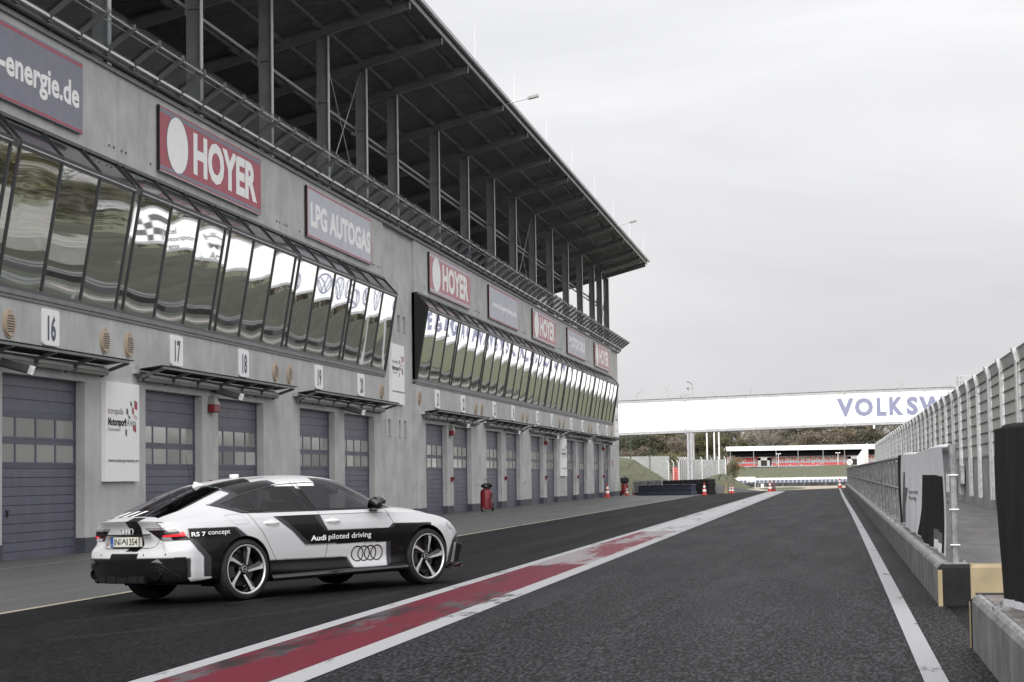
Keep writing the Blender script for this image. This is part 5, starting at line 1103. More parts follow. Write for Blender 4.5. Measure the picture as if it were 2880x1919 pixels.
# --- upper skin rows: 7 controls from the centre to the shoulder line
UP = [
 [(-1.025, 0, .945), (-1.022, .20, .944), (-1.012, .36, .941), (-.99, .50, .936), (-.965, .61, .929), (-.935, .69, .922), None],
 [(-.88, 0, .985), (-.875, .25, .983), (-.865, .45, .975), (-.85, .555, .960), (-.83, .64, .945), (-.80, .72, .930), None],
 [(-.66, 0, 1.065), (-.66, .25, 1.06), (-.65, .47, 1.04), (-.63, .58, 1.01), (-.62, .66, .982), (-.61, .745, .955), None],
 [(-.43, 0, 1.152), (-.43, .26, 1.146), (-.42, .48, 1.12), (-.41, .575, 1.085), (-.405, .655, 1.035), (-.40, .765, .982), None],
 [(-.16, 0, 1.252), (-.16, .27, 1.244), (-.155, .49, 1.215), (-.15, .575, 1.18), (-.15, .66, 1.115), (-.15, .80, 1.008), None],
 [(.08, 0, 1.325), (.08, .28, 1.316), (.09, .48, 1.285), (.10, .575, 1.25), (.10, .655, 1.19), (.10, .828, 1.006), None],
 [(.40, 0, 1.378), (.40, .28, 1.368), (.40, .47, 1.342), (.40, .57, 1.308), (.40, .645, 1.25), (.40, .845, 1.003), None],
 [(.80, 0, 1.410), (.80, .28, 1.402), (.80, .46, 1.378), (.80, .56, 1.348), (.80, .632, 1.300), (.80, .855, .998), None],
 [(1.2, 0, 1.417), (1.2, .28, 1.410), (1.2, .46, 1.388), (1.2, .56, 1.358), (1.2, .630, 1.314), (1.2, .858, .992), None],
 [(1.56, 0, 1.400), (1.56, .28, 1.393), (1.55, .47, 1.368), (1.55, .565, 1.330), (1.55, .640, 1.268), (1.55, .857, .988), None],
 [(1.83, 0, 1.352), (1.83, .30, 1.344), (1.81, .50, 1.315), (1.80, .59, 1.268), (1.80, .668, 1.185), (1.80, .853, .984), None],
 [(2.14, 0, 1.245), (2.12, .32, 1.235), (2.08, .54, 1.195), (2.06, .63, 1.150), (2.05, .722, 1.075), (2.05, .846, .980), None],
 [(2.48, 0, 1.115), (2.45, .34, 1.100), (2.39, .58, 1.055), (2.36, .67, 1.020), (2.35, .755, .985), (2.35, .835, .968), None],
 [(2.75, 0, 1.008), (2.71, .35, .997), (2.64, .60, .975), (2.61, .69, .962), (2.60, .755, .950), (2.60, .820, .935), None],
 [(2.90, 0, .968), (2.88, .36, .965), (2.84, .60, .955), (2.81, .68, .945), (2.80, .745, .932), (2.80, .810, .918), None],
 [(3.12, 0, .925), (3.11, .35, .922), (3.08, .58, .915), (3.06, .66, .906), (3.05, .725, .892), (3.05, .790, .870), None],
 [(3.36, 0, .862), (3.36, .33, .858), (3.33, .54, .850), (3.31, .62, .842), (3.30, .68, .830), (3.30, .735, .815), None],
 [(3.64, 0, .73), (3.61, .30, .736), (3.55, .50, .746), (3.52, .58, .757), (3.50, .64, .763), (3.49, .69, .770), None]]
UP[0][:6] = [(x + .03, y * .87, z) for (x, y, z) in UP[0][:6]]; UP[1][:6] = [(x, y * .93, z) for (x, y, z) in UP[1][:6]]
for i, row in enumerate(UP):
    row[-1] = tuple(LC[9][3 + i])
UC = np.array(UP)                                              # (18, 7, 3)
T = np.array([0, .28, .48, .58, .68, .90, 1.03]); su = U[3:21]
tq = refine(T, .0095); rq = uq[(uq >= su[0] - 1e-9) & (uq <= su[-1] + 1e-9)]
up = herm(su, UC.reshape(18, -1), rq).reshape(len(rq), 7, 3); up = herm(T, up.transpose(1, 0, 2).reshape(7, -1), tq).reshape(len(tq), len(rq), 3)
sh = low[-1][(uq >= su[0] - 1e-9) & (uq <= su[-1] + 1e-9)]     # exact shoulder line of the lower wrap
fade = np.clip((tq - .90) / (1.03 - .90), 0, 1)[:, None, None]; up = up + fade * (sh - up[-1])[None]

def pip(P, poly):
    x, y = P[:, 0], P[:, 1]; ins = np.zeros(len(x), bool); n = len(poly); j = n - 1
    for i in range(n):
        xi, yi = poly[i]; xj, yj = poly[j]
        c = ((yi > y) != (yj > y)) & (x < (xj - xi) * (y - yi) / ((yj - yi) if yj != yi else 1e-12) + xi); ins ^= c; j = i
    return ins
# --- wrap livery: value 0 black, 1 grey, 2 white; polygons in side view (x, z), or seen from behind / above
BK, GY_, WH = (.005, .005, .0055), (.038, .038, .043), (.50, .50, .51)
SIDE = [
 (BK, [(-.5, 0), (-.5, .28), (-.508, .295), (.2, .3), (.34, .437), (1.545, .417), (1.66, .272), (2.16, .258), (2.26, .303), (2.3, .25), (3.9, .25), (3.9, 0)]),
 (GY_, [(1.505, .4175), (1.545, .417), (1.66, .272), (1.62, .273)]),
 (GY_, [(.30, 1.02), (.321, .992), (.507, .877), (.709, .744), (.898, .578), (.996, .577), (.779, .751), (.617, .873), (.403, .99), (.38, 1.02)]),
 (BK, [(.38, 1.02), (.403, .99), (.617, .873), (.779, .751), (.996, .577), (2.198, .558), (2.198, .24), (3.0, .2), (2.99, .5), (2.988, .767), (2.331, .783), (2.252, .731), (1.26, .741), (1.135, .925), (2.14, .918), (2.14, 1.02)]),
 (GY_, [(1.055, .915), (1.135, .925), (1.26, .741), (1.205, .741), (1.13, .83)]),
 (GY_, [(2.198, .558), (2.274, .556), (2.270, .303), (2.198, .27)]),
 (GY_, [(2.252, .731), (2.331, .783), (2.40, .782), (2.325, .729)]),
 (GY_, [(2.935, .767), (2.988, .767), (2.986, .68), (2.935, .68)]),
 (GY_, [(2.02, .918), (2.14, .918), (2.14, 1.02), (2.02, 1.02)]),
 (GY_, [(3.36, .53), (3.44, .60), (3.60, .60), (3.6, .1), (3.2, .1), (3.28, .35)]),
 (BK, [(3.40, .50), (3.56, .50), (3.9, .42), (3.9, .0), (3.2, .0)]),
 (BK, [(-.83, .845), (-.17, .841), (-.049, .715), (-.05, .3), (-.508, .2), (-.508, .295), (-.5, .515), (-.722, .716), (-.80, .722)]),
 (GY_, [(-.17, .841), (-.125, .837), (.055, .711), (-.049, .715)]),
 (GY_, [(-.811, .721), (-.722, .716), (-.5, .515), (-.508, .295), (-.615, .301), (-.607, .521)]),
 (GY_, [(-.835, .519), (-.79, .519), (-.797, .30), (-.842, .30)]),
 (BK, [(-1.3, .519), (-.835, .519), (-.842, .30), (-.797, .25), (-.5, .28), (-.5, 0), (-1.3, 0)]),
 (WH, [(-.79, .519), (-.607, .521), (-.615, .301), (-.797, .301)]),
]
UPS = [   # greenhouse, side view
 (BK, [(-.145, 1.102), (.15, .99), (2.45, .965), (2.55, 1.02), (2.1, 1.30), (1.60, 1.42), (1.34, 1.42), (1.30, 1.25), (.78, 1.25), (.66, 1.31), (.54, 1.45), (-.02, 1.40), (.04, 1.26), (.142, 1.21)]),
 (GY_, [(-.03, 1.275), (.05, 1.219), (-.279, 1.097), (.046, .985), (.16, .985), (-.145, 1.102), (.142, 1.21), (.06, 1.28), (.03, 1.42), (-.06, 1.40)]),
 (GY_, [(.66, 1.31), (.78, 1.25), (.84, 1.25), (.75, 1.31), (.62, 1.45), (.54, 1.45)]),
 (BK, [(1.30, 1.25), (1.36, 1.25), (1.38, 1.325), (1.27, 1.325)]),
]
def shade(P, Nn, upper):
    c = np.tile(np.array(WH), (len(P), 1)); off = [(0, 0), (.003, .003), (-.003, .003), (.003, -.003), (-.003, -.003)]; acc = np.zeros_like(c)
    for (dx, dz) in off:
        q = c.copy(); XZ = np.stack([P[:, 0] + dx - (.84 * np.clip(.94 - np.abs(P[:, 1]), 0, .4) if not upper else 0), P[:, 2] + dz], 1); YZ = np.stack([-P[:, 1] + dx, P[:, 2] + dz], 1); XY = np.stack([P[:, 0] + dx, -P[:, 1] + dz], 1)
        if not upper:
            for col, poly in SIDE: q[pip(XZ, poly)] = col
            rear = P[:, 0] < -.80
            q[rear & (YZ[:, 1] < .530)] = BK; q[rear & (YZ[:, 1] < .582) & (YZ[:, 0] > -.19) & (YZ[:, 0] < .31)] = BK
            q[rear & (YZ[:, 0] > .05) & (YZ[:, 0] < .27) & (YZ[:, 1] > .60) & (P[:, 0] < -.90)] = BK
        else:
            a = np.abs(P[:, 1])
            for col, poly in UPS: q[pip(XZ, poly) & (a > .50)] = col
            blk = (XY[:, 1] > .17) & (P[:, 0] < .66 - .45 * (a - .05)) & (P[:, 0] > -.10) & (a < .53) & (P[:, 0] > .04); q[blk] = BK
            q[(P[:, 0] < -.88) & (XY[:, 1] > .05) & (XY[:, 1] < .27)] = BK
            q[(a > .5) & (P[:, 0] > 1.55) & (P[:, 0] < 2.5) & (P[:, 2] > 1.0) & pip(XZ, [(1.50, 1.5), (1.62, 1.315), (2.45, 1.0), (2.7, 1.05), (2.0, 1.5)])] = GY_
            hood = (P[:, 0] > 2.9) & (XY[:, 1] > -.28) & (XY[:, 1] < .22); q[hood] = BK
        acc += q
    return acc / len(off)

M['paint'] = mat('car paint', WH, .34, coat=.22, spec=.18); _nt = M['paint'].node_tree; _a = _nt.nodes.new('ShaderNodeVertexColor'); _a.layer_name = 'wrap'; _nt.links.new(_a.outputs[0], _nt.nodes['Principled BSDF'].inputs['Base Color'])
M['gloss'] = mat('gloss black', (.008, .008, .009), .12, coat=.6); M['trim'] = mat('matt trim', (.006, .006, .0065), .5, spec=.3)
M['lampdark'] = mat('smoked lamp', (.012, .004, .005), .12, coat=.3); M['lampred'] = mat('lamp red', (.70, .02, .03), .15, coat=1.0)
_b = M['lampred'].node_tree.nodes['Principled BSDF']; _b.inputs['Emission Color'].default_value = (1, .03, .05, 1); _b.inputs['Emission Strength'].default_value = .25
M['lampgrey'] = mat('clear lamp', (.28, .27, .28), .1, coat=1.0)

def part(name, P, quads, material, parent=car, upper=False, wrap=True):
    """P (n,3) dense points, quads (m,4); mesh with only the used vertices"""
    f0 = quads[len(quads)//2]; fn_ = np.cross(P[quads[:, 1]] - P[quads[:, 0]], P[quads[:, 2]] - P[quads[:, 0]]); cc = P[quads].mean(1) - np.array([1.3, 0, .75]); cc[:, 0] *= .3
    if (fn_ * cc).sum() < 0: quads = quads[:, ::-1]
    used_, inv = np.unique(quads, return_inverse=True); q = inv.reshape(quads.shape); v = P[used_]
    me = bpy.data.meshes.new(name); me.from_pydata(v.tolist(), [], q.tolist()); me.update()
    if wrap:
        at = me.color_attributes.new('wrap', 'FLOAT_COLOR', 'POINT'); c = np.ones((len(v), 4), np.float32); c[:, :3] = shade(v, None, upper); at.data.foreach_set('color', c.ravel())
    me.materials.append(material); me.polygons.foreach_set('use_smooth', [True] * len(me.polygons))
    o = bpy.data.objects.new(name, me); COL.objects.link(o); o.parent = parent; WM[o.name] = car_mw.copy(); return o
def mirrored(g): a = g.copy(); a[..., 1] *= -1; return a
def quads_of(nv, nu, flip=False):
    i, j = np.meshgrid(np.arange(nu - 1), np.arange(nv - 1)); a = (j * nu + i).ravel(); q = np.stack([a, a + 1, a + nu + 1, a + nu], 1); return q[:, ::-1] if flip else q
ARCH = [(-.012, .352, .378), (2.905, .357, .384)]
DOORF = [(1.155, .965), (1.222, .74), (1.250, .59), (1.205, .276), (2.300, .267), (2.330, .60), (2.335, .78), (2.262, .955)]
DOORR = [(.110, .985), (.112, .965), (.172, .856), (.249, .76), (.402, .511), (.470, .415), (.55, .305), (.704, .272), (1.197, .272), (1.245, .59), (1.217, .743), (1.150, .965)]
allv = []; allf = []; nbase = 0
for sgn in (-1, 1):                                             # right side first
    Lg = low.copy(); Lg[..., 1] *= sgn; P = Lg.reshape(-1, 3).copy(); q = quads_of(low.shape[0], low.shape[1], sgn < 0)
    c = P[q].mean(1); lat = np.abs(c[:, 1]) > .70; keep = np.ones(len(q), bool); vidx = np.repeat(np.arange(low.shape[0]), low.shape[1])
    for (ax, az, ar) in ARCH:
        d = np.hypot(c[:, 0] - ax, c[:, 2] - az); keep &= ~((d < ar) & lat)
    q = q[keep]; c = c[keep]
    # snap the ragged arch edge onto the circle
    for (ax, az, ar) in ARCH:
        d = np.hypot(P[:, 0] - ax, P[:, 2] - az); m = (np.abs(d - ar) < .0085) & (np.abs(P[:, 1]) > .70); s = (ar / d[m]); P[m, 0] = ax + (P[m, 0] - ax) * s; P[m, 2] = az + (P[m, 2] - az) * s
    allv.append(P); allf.append(q + nbase); nbase += len(P)
    XZ = c[:, [0, 2]]; f_ = pip(XZ, DOORF) & lat[keep]; r_ = pip(XZ, DOORR) & lat[keep] & ~f_; body = ~(f_ | r_)
    hatch = body & (c[:, 0] < -.80) & (np.abs(c[:, 1]) < .55 - .0 * c[:, 2]) & (c[:, 2] > .635)
    bump = body & ~hatch & (c[:, 2] < .60) & (c[:, 0] < -.38); fb_ = body & (c[:, 0] > 3.22) & (c[:, 2] < .70)
    lab_s = 'right' if sgn < 0 else 'left'
    part('body', P, q[body & ~hatch & ~bump & ~fb_], M['paint']); part('rear_bumper', P, q[bump], M['paint']); part('front_bumper', P, q[fb_], M['paint']); part('tailgate', P, q[hatch], M['paint'])
    df = part('door', P, q[f_], M['paint']); dr = part('door', P, q[r_], M['paint'])
    if sgn < 0: DF, DR = df, dr
    # upper skin
    Ug = up.copy(); Ug[..., 1] *= sgn; P = Ug.reshape(-1, 3).copy(); nu = up.shape[1]; q = quads_of(up.shape[0], nu, sgn > 0); c = P[q].mean(1)
    allv.append(P); allf.append(q + nbase); nbase += len(P); a = np.abs(c[:, 1]); XZ = c[:, [0, 2]]; XY = np.stack([c[:, 0], a], 1)
    side_on = c[:, 2] > .985
    outer = a > .60
    dlo = pip(XZ, [(-.14, 1.103), (-.10, 1.075), (.10, 1.030), (.30, 1.012), (1.0, 1.006), (2.02, .992), (2.19, .990), (2.20, 1.0), (1.99, 1.108), (1.80, 1.195), (1.55, 1.272), (1.40, 1.296), (1.20, 1.309), (.80, 1.296), (.60, 1.276), (.40, 1.240), (.12, 1.182)]) & outer
    bp = lambda t: pip(XZ, t)
    pillars = bp([(1.02, 1.33), (.955, 1.33), (1.085, .98), (1.165, .98)]) | bp([(.268, 1.3), (.255, 1.0), (.24, 1.0), (.255, 1.3)])
    glassm = dlo & ~pillars
    rw = pip(XY, [(-.86, -.1), (-.86, .455), (-.60, .505), (-.16, .505), (.03, .49), (.05, -.1)]) & (c[:, 0] < .1)
    wsn = pip(XY, [(1.76, -.1), (1.75, .45), (2.05, .565), (2.40, .63), (2.60, .66), (2.70, .60), (2.80, .30), (2.84, -.1)])
    rest = ~(glassm | rw | wsn)
    hd = rest & (c[:, 0] > 2.70) & (a < .70)
    part('roof_and_pillars', P, q[rest & ~hd], M['paint'], upper=True); part('hood', P, q[hd], M['paint'], upper=True)
    f1 = glassm & (c[:, 0] > 1.03); f2 = glassm & ~f1
    # front window belongs right of the pillar line
    lft = c[:, 0] < (1.02 + (1.165 - 1.02) * (1.33 - c[:, 2]) / .35) - .03
    quarter = glassm & (c[:, 0] < .247)
    part('side_window', P, q[glassm & ~lft], M['carglass'], wrap=False); part('side_window', P, q[glassm & lft & ~quarter], M['carglassd'], wrap=False); part('quarter_window', P, q[quarter], M['carglassd'], wrap=False)
    part('rear_window', P, q[rw], M['glassblack'], wrap=False); part('windscreen', P, q[wsn], M['carglass'], wrap=False)
BV = BVHTree.FromPolygons(np.concatenate(allv).tolist(), np.concatenate(allf).tolist())
def onside(x, z, off=.003, sgn=-1):
    h = BV.ray_cast(Vector((x, sgn * 2, z)), Vector((0, -sgn, 0)))
    if h[0] is None: return (x, sgn * .9, z)
    p = h[0]; n = h[1] if h[1].y * sgn > 0 else -h[1]; return tuple(p + n * off)
def onrear(y, z, off=.003):
    h = BV.ray_cast(Vector((-3, y, z)), Vector((1, 0, 0)))
    if h[0] is None: return (-1.0, y, z)
    n = h[1] if h[1].x < 0 else -h[1]; return tuple(h[0] + n * off)
def ontop(x, y, off=.003):
    h = BV.ray_cast(Vector((x, y, 3)), Vector((0, 0, -1))); n = h[1] if h[1].z > 0 else -h[1]; return tuple(h[0] + n * off)
def ribbon(pts, w_, fn, name, m, parent=car, close=False, dense=.02, off=.003):
    """thin strip laid on the skin along 2D points"""
    P = [np.array(p, float) for p in pts]; P = P + [P[0]] if close else P; D = []
    for a, b in zip(P[:-1], P[1:]):
        n = max(1, int(np.linalg.norm(b - a) / dense)); D += [a + (b - a) * i / n for i in range(n)]
    D.append(P[-1]); D = np.array(D); t = np.gradient(D, axis=0); t /= np.linalg.norm(t, axis=1)[:, None] + 1e-9; nn = np.stack([-t[:, 1], t[:, 0]], 1); vs = []
    for p, n in zip(D, nn): vs += [fn(*(p + n * w_ / 2), off), fn(*(p - n * w_ / 2), off)]
    return MB().add(vs, [(2 * i, 2 * i + 1, 2 * i + 3, 2 * i + 2) for i in range(len(D) - 1)]).build(name, m, parent, local=True)
def patchp(poly, fn, name, m, parent=car, off=.004, step=.02):
    """polygon laid on the skin: clipped grid fan"""
    bm = bmesh.new(); vs = [bm.verts.new((p[0], p[1], 0)) for p in poly]; bm.faces.new(vs); lo = np.min(poly, 0); hi = np.max(poly, 0)
    for ax in (0, 1):
        for c in np.arange(lo[ax] + step, hi[ax], step):
            co = [0, 0, 0]; no = [0, 0, 0]; co[ax] = c; no[ax] = 1; bmesh.ops.bisect_plane(bm, geom=bm.verts[:] + bm.edges[:] + bm.faces[:], plane_co=co, plane_no=no, dist=1e-6)
    bm.verts.index_update(); v = [fn(x.co.x, x.co.y, off) for x in bm.verts]; f = [tuple(q.index for q in k.verts) for k in bm.faces]; bm.free()
    return MB().add(v, f).build(name, m, parent, local=True, smooth=True)
def skintext(s, a0, a1, b0, b1, fn, m, parent, bold=0., off=.004, mirror=False, **k):
    mb = text_mb(s, a0, a1, b0, b1, lambda a, b, d: fn(a, b, off), bold, 0, **k); return mb.build('lettering', m, parent, local=True)

# shut lines
SL = M['trim']
for sg in (-1, 1):
    fs = lambda x, z, o=.003, sg=sg: onside(x, z, o, sg)
    ribbon(DOORF[0:5] + DOORF[5:], .006, fs, 'shut_line', SL, off=.0015)
    ribbon(DOORR[0:8] , .006, fs, 'shut_line', SL, off=.0015); ribbon([(.55, .302), (.72, .280), (2.28, .268)], .006, fs, 'shut_line', SL, off=.0015)
    ribbon([(-.30, 1.10), (.02, .992), (.3, .985), (2.16, .968)], .010, fs, 'waist_trim', SL, off=.003)
    for pts in (((.955, 1.325), (1.085, .985)), ((1.025, 1.325), (1.165, .985)), ((.262, 1.245), (.245, 1.01), (.235, .995))): ribbon(pts, .009, fs, 'window_seal', M['gloss'], off=.004)
    ribbon([(-.145, 1.105), (.12, 1.188), (.40, 1.246), (.60, 1.282), (.80, 1.302), (1.20, 1.315), (1.40, 1.302), (1.55, 1.278), (1.80, 1.200), (1.99, 1.113), (2.2, .99)], .010, fs, 'window_seal', M['gloss'], off=.004)
    ribbon([(-.145, 1.105), (-.12, 1.085), (.10, 1.034), (.22, 1.018)], .010, fs, 'window_seal', M['gloss'], off=.004)
    ribbon([(2.335, .78), (2.30, .86), (2.265, .90)], .004, fs, 'shut_line', SL, off=.0015)
    ribbon([(3.40, .765), (3.31, .70), (3.27, .62)], .004, fs, 'shut_line', SL, off=.0015)
    # fuel flap outline / rear bumper shut line
    if sg < 0: ribbon([(-.217, .97), (-.15, .978), (-.03, .975), (.03, .94), (.069, .885), (.055, .866), (-.11, .862), (-.135, .868)], .0045, fs, 'fuel_flap', mat('shut grey', (.25, .25, .26), .6), close=True, off=.001)
    ribbon([(-.55, .62), (-.52, .57), (-.47, .525), (-.40, .515)], .004, fs, 'shut_line', SL, off=.0015)
    # door handles
    for (x0, x1, z0, par) in ((.285, .505, .866, DR), (1.235, 1.450, .853, DF)):
        hb = MB(); n = 12; vs = []
        for i in range(n + 1):
            t = i / n; x = x0 + (x1 - x0) * t; d = .035 * math.sin(math.pi * min(1, max(0, t * 1.0))) ** .5 + .004; z = z0 - .006 * t
            p = fs(x, z, 0); y = p[1] + sg * d
            for a in range(8): an = 2 * math.pi * a / 8; vs.append((x, y + .009 * math.cos(an), z + .016 * math.sin(an)))
        hb.add(vs, [(i * 8 + a, i * 8 + (a + 1) % 8, (i + 1) * 8 + (a + 1) % 8, (i + 1) * 8 + a) for i in range(n) for a in range(8)] + [tuple(range(8)), tuple(range(n * 8, n * 8 + 8))])
        hb.build('handle', M['white'], par if sg < 0 else car, local=True, smooth='auto')
        patchp([(x0 + .06, z0 + .028), (x0 + .09, z0 + .038), (x0 + .15, z0 + .036), (x0 + .165, z0 + .02), (x0 + .15, z0 - .03), (x0 + .10, z0 - .04), (x0 + .06, z0 - .025)], fs, 'handle_recess', mat('recess', (.60, .60, .61), .4), par if sg < 0 else car, off=.002)
for y0, y1, z0, z1 in ((0, 0, 0, 0),): pass
# projecting ledge along the sills
for sg in (-1, 1):
    m = MB(); xs2 = np.linspace(.36, 2.53, 40)
    pr = [(.90, .185), (.975, .20), (.985, .225), (.955, .262), (.90, .28)]; vs = [(x, sg * y, z + (.01 * (x - .4) / 2)) for x in xs2 for (y, z) in pr]; m.add(vs, [(i * 5 + a, i * 5 + a + 1, (i + 1) * 5 + a + 1, (i + 1) * 5 + a) for i in range(39) for a in range(4)])
    m.build('side_sill', M['gloss'], car, local=True, smooth='auto')
# arch lips and wells
for (ax, az, ar) in ARCH:
    for sg in (-1, 1):
        m = MB(); vs = []; n = 60; a0, a1 = R(-28), R(208)
        for i in range(n + 1):
            a = a0 + (a1 - a0) * i / n; x = ax + ar * math.cos(a); z = az + ar * math.sin(a); p = onside(ax + (ar + .012) * math.cos(a), max(.24, az + (ar + .012) * math.sin(a)), 0, sg); y = p[1]
            vs += [(x + .004 * math.cos(a), y + sg * .001, z + .004 * math.sin(a)), (x, y - sg * .004, z), (x, y - sg * .05, z), (x, sg * .55, z)]
        m.add(vs, [(i * 4 + b, i * 4 + b + 1, (i + 1) * 4 + b + 1, (i + 1) * 4 + b) for i in range(n) for b in range(3)]); m.build('wheel_arch', M['trim'], car, local=True, smooth='auto')
    MB().box(ax - .42, ax + .42, -.55, .55, .24, .72).build('wheel_well', M['black'], car, local=True)
m = MB(); m.box(-.35, 3.3, -.70, .70, .19, .21); m.box(.45, 2.45, -.86, .86, .20, .28); m.box(-.80, -.36, -.55, .55, .24, .45); m.build('underbody', M['black'], car, local=True)

# ---- wheels
def make_wheel(sg):
    w = empty_child('wheel'); T = lambda p: p
    def P(r, a, d): return (r * math.cos(a), sg * d, r * math.sin(a))      # d: outward distance from the centre plane
    m = MB(); m.lathe([(-.137, .26), (-.139, .300), (-.128, .330), (-.09, .346), (0, .349), (.09, .346), (.122, .333), (.134, .308), (.1355, .292), (.130, .280), (.12, .27)], (0, 0, 0), (0, sg, 0), 72); m.build('tyre', M['rubber'], w, local=True, smooth='auto')
    m = MB(); m.lathe([(.118, .262), (.128, .266), (.134, .2725), (.134, .2795), (.128, .2825)], (0, 0, 0), (0, sg, 0), 90); m.build('rim_lip', M['silver'], w, local=True, smooth='auto')
    m = MB(); m.lathe([(.118, .262), (.09, .250), (-.10, .245), (-.13, .262)], (0, 0, 0), (0, sg, 0), 60); m.lathe([(-.06, .0), (-.06, .15), (-.05, .24), (-.10, .245)], (0, 0, 0), (0, sg, 0), 40); m.build('rim_barrel', M['gloss'], w, local=True, smooth='auto')
    m = MB(); m.lathe([(-.01, .08), (-.01, .19), (.015, .19), (.015, .08)], (0, 0, 0), (0, sg, 0), 50, close=True); m.build('brake_disc', mat('brake disc', (.10, .10, .10), .35, metal=.8), w, local=True, smooth='auto')
    m = MB(); vs = []
    for i in range(9):
        a = R(152 + 56 * i / 8)
        vs += [P(.135, a, .0), P(.205, a, .0), P(.205, a, .060), P(.135, a, .068)]
    m.add(vs, [(i * 4 + b, i * 4 + (b + 1) % 4, (i + 1) * 4 + (b + 1) % 4, (i + 1) * 4 + b) for i in range(8) for b in range(4)] + [(0, 1, 2, 3), (32, 33, 34, 35)]); m.build('brake_caliper', mat('caliper', (.05, .05, .052), .3, metal=.4), w, local=True, smooth='auto')
    sp = [(.016, .270), (.040, .212), (.037, .160), (.024, .052), (.049, .046), (.073, .185), (.086, .258)]      # machined spoke face, unit: metres
    for k in range(5):
        c, s = math.cos(-2 * math.pi * k / 5), math.sin(-2 * math.pi * k / 5); m = MB()
        q = [(a * c - b * s, a * s + b * c) for (a, b) in sp]; dd = [.112, .108, .104, .085, .085, .106, .112]
        top = [(x, sg * d, z) for (x, z), d in zip(q, dd)]; bot = [(x * .985, sg * (d - .045), z * .985) for (x, z), d in zip(q, dd)]; n = 7
        m.add(top, [tuple(range(n))]); f = m.build('spoke', M['silver'], w, local=True)
        m = MB(); m.add([(x, y - sg * .0015, z) for x, y, z in top] + bot, [(i, (i + 1) % n, n + (i + 1) % n, n + i) for i in range(n)])
        # black step beside the machined face
        st = [(.016, .268), (-.012, .262), (-.004, .19), (.006, .06), (.024, .052), (.037, .160), (.040, .212)]
        q2 = [(a * c - b * s, a * s + b * c) for (a, b) in st]; t2 = [(x, sg * (.080 if i in (1, 2, 3) else .095), z) for i, (x, z) in enumerate(q2)]
        m.add(t2 + [(x, y - sg * .04, z) for x, y, z in t2], [tuple(range(7))] + [(i, (i + 1) % 7, 7 + (i + 1) % 7, 7 + i) for i in range(7)]); m.build('spoke_side', M['gloss'], f, local=True)
    m = MB(); m.lathe([(.05, .0), (.05, .075), (.075, .07), (.088, .048), (.09, .034), (.093, .034), (.093, .030), (.090, .029), (.090, 0)], (0, 0, 0), (0, sg, 0), 30); m.build('hub', M['gloss'], w, local=True, smooth='auto')
    m = MB(); m.lathe([(.0905, .035), (.095, .034), (.095, .0305), (.0905, .0295)], (0, 0, 0), (0, sg, 0), 30); m.build('hub_ring', M['silver'], w, local=True, smooth='auto')
    m = MB()
    for i in range(4): m.lathe([(.093, .0075), (.0955, .0065), (.093, .0055)], ((-.0165 + .011 * i), 0, 0), (0, sg, 0), 16)
    m.build('hub_rings', M['silver'], w, local=True)
    return w
def empty_child(name):
    o = bpy.data.objects.new(name, None); COL.objects.link(o); o.parent = car; WM[o.name] = car_mw.copy(); o.empty_display_size = .1; return o
wr = make_wheel(-1); wl = make_wheel(1); wr2 = copy_tree(wr, car); wl2 = copy_tree(wl, car)
for w_, x, y in ((wr, 0, -.815), (wr2, 2.915, -.812), (wl, 0, .815), (wl2, 2.915, .812)): w_.location = (x, y, .349); w_.rotation_euler.y = R(0 if x < 1 else 0)

# ---- lamps
for sg in (-1, 1):
    def corner(s, z, off=.003, sg=sg):          # s: distance along the skin from the rear centre line, cast towards the car's middle
        a = (s - .35) / .62; yy = min(s, .60) if s < .60 else .60; 
        if s < .60: return onrear(sg * s, z, off)
        ex = max(0, s - 1.13); t = min(1, (s - .60) / .53); ang = t * math.pi / 2
        o = Vector((-.80 + ex - 2 * math.cos(ang), sg * (.60 + 2 * math.sin(ang)), z)); tgt = Vector((-.80 + ex, sg * .60, z)); d = (tgt - o).normalized(); h = BV.ray_cast(o, d)
        if h[0] is None: return (-.9, sg * .8, z)
        n = h[1] if h[1].dot(d) < 0 else -h[1]; return tuple(h[0] + n * off)
    tl = patchp([(.33, .862), (1.04, .855), (1.07, .848), (1.23, .722), (1.20, .716), (.58, .716), (.54, .722)], corner, 'tail_lamp', M['lampdark'], off=.004, step=.02)
    patchp([(.335, .859), (1.03, .852), (1.05, .846), (.80, .836), (.36, .838)], corner, 'lamp_top_strip', M['lampgrey'], tl, off=.007)
    patchp([(.60, .758), (1.175, .760), (1.16, .812), (1.12, .800), (1.10, .788), (.62, .776)], corner, 'light_bar', M['lampred'], tl, off=.008)
    patchp([(.58, .720), (.98, .720), (.90, .760), (.54, .752)], corner, 'clear_lens', M['lampgrey'], tl, off=.006)
    ribbon([(.665, .86), (.63, .80), (.60, .72)], .005, corner, 'shut_line', M['trim'], tl, off=.010)
    ribbon([(.50, .475), (.62, .468), (.80, .425), (.97, .355), (1.08, .315)], .026, corner, 'bumper_fin', M['gloss'], off=.014)
    ribbon([(.52, .435), (.64, .430), (.80, .385), (.95, .325)], .016, corner, 'bumper_fin', M['gloss'], off=.018)
    patchp([(.50, .475), (.62, .52), (.74, .465), (.62, .478)], corner, 'fin_highlight', M['steel'], off=.006)  # painted highlight above the exhaust, a pale patch on the bumper
    # headlamp (faces away from the camera)
    hl = patchp([(3.30, .745), (3.50, .70), (3.52, .655), (3.36, .665)], lambda x, z, o=.003, sg=sg: onside(x, z, o, sg), 'headlamp', M['lampgrey'], off=.004)
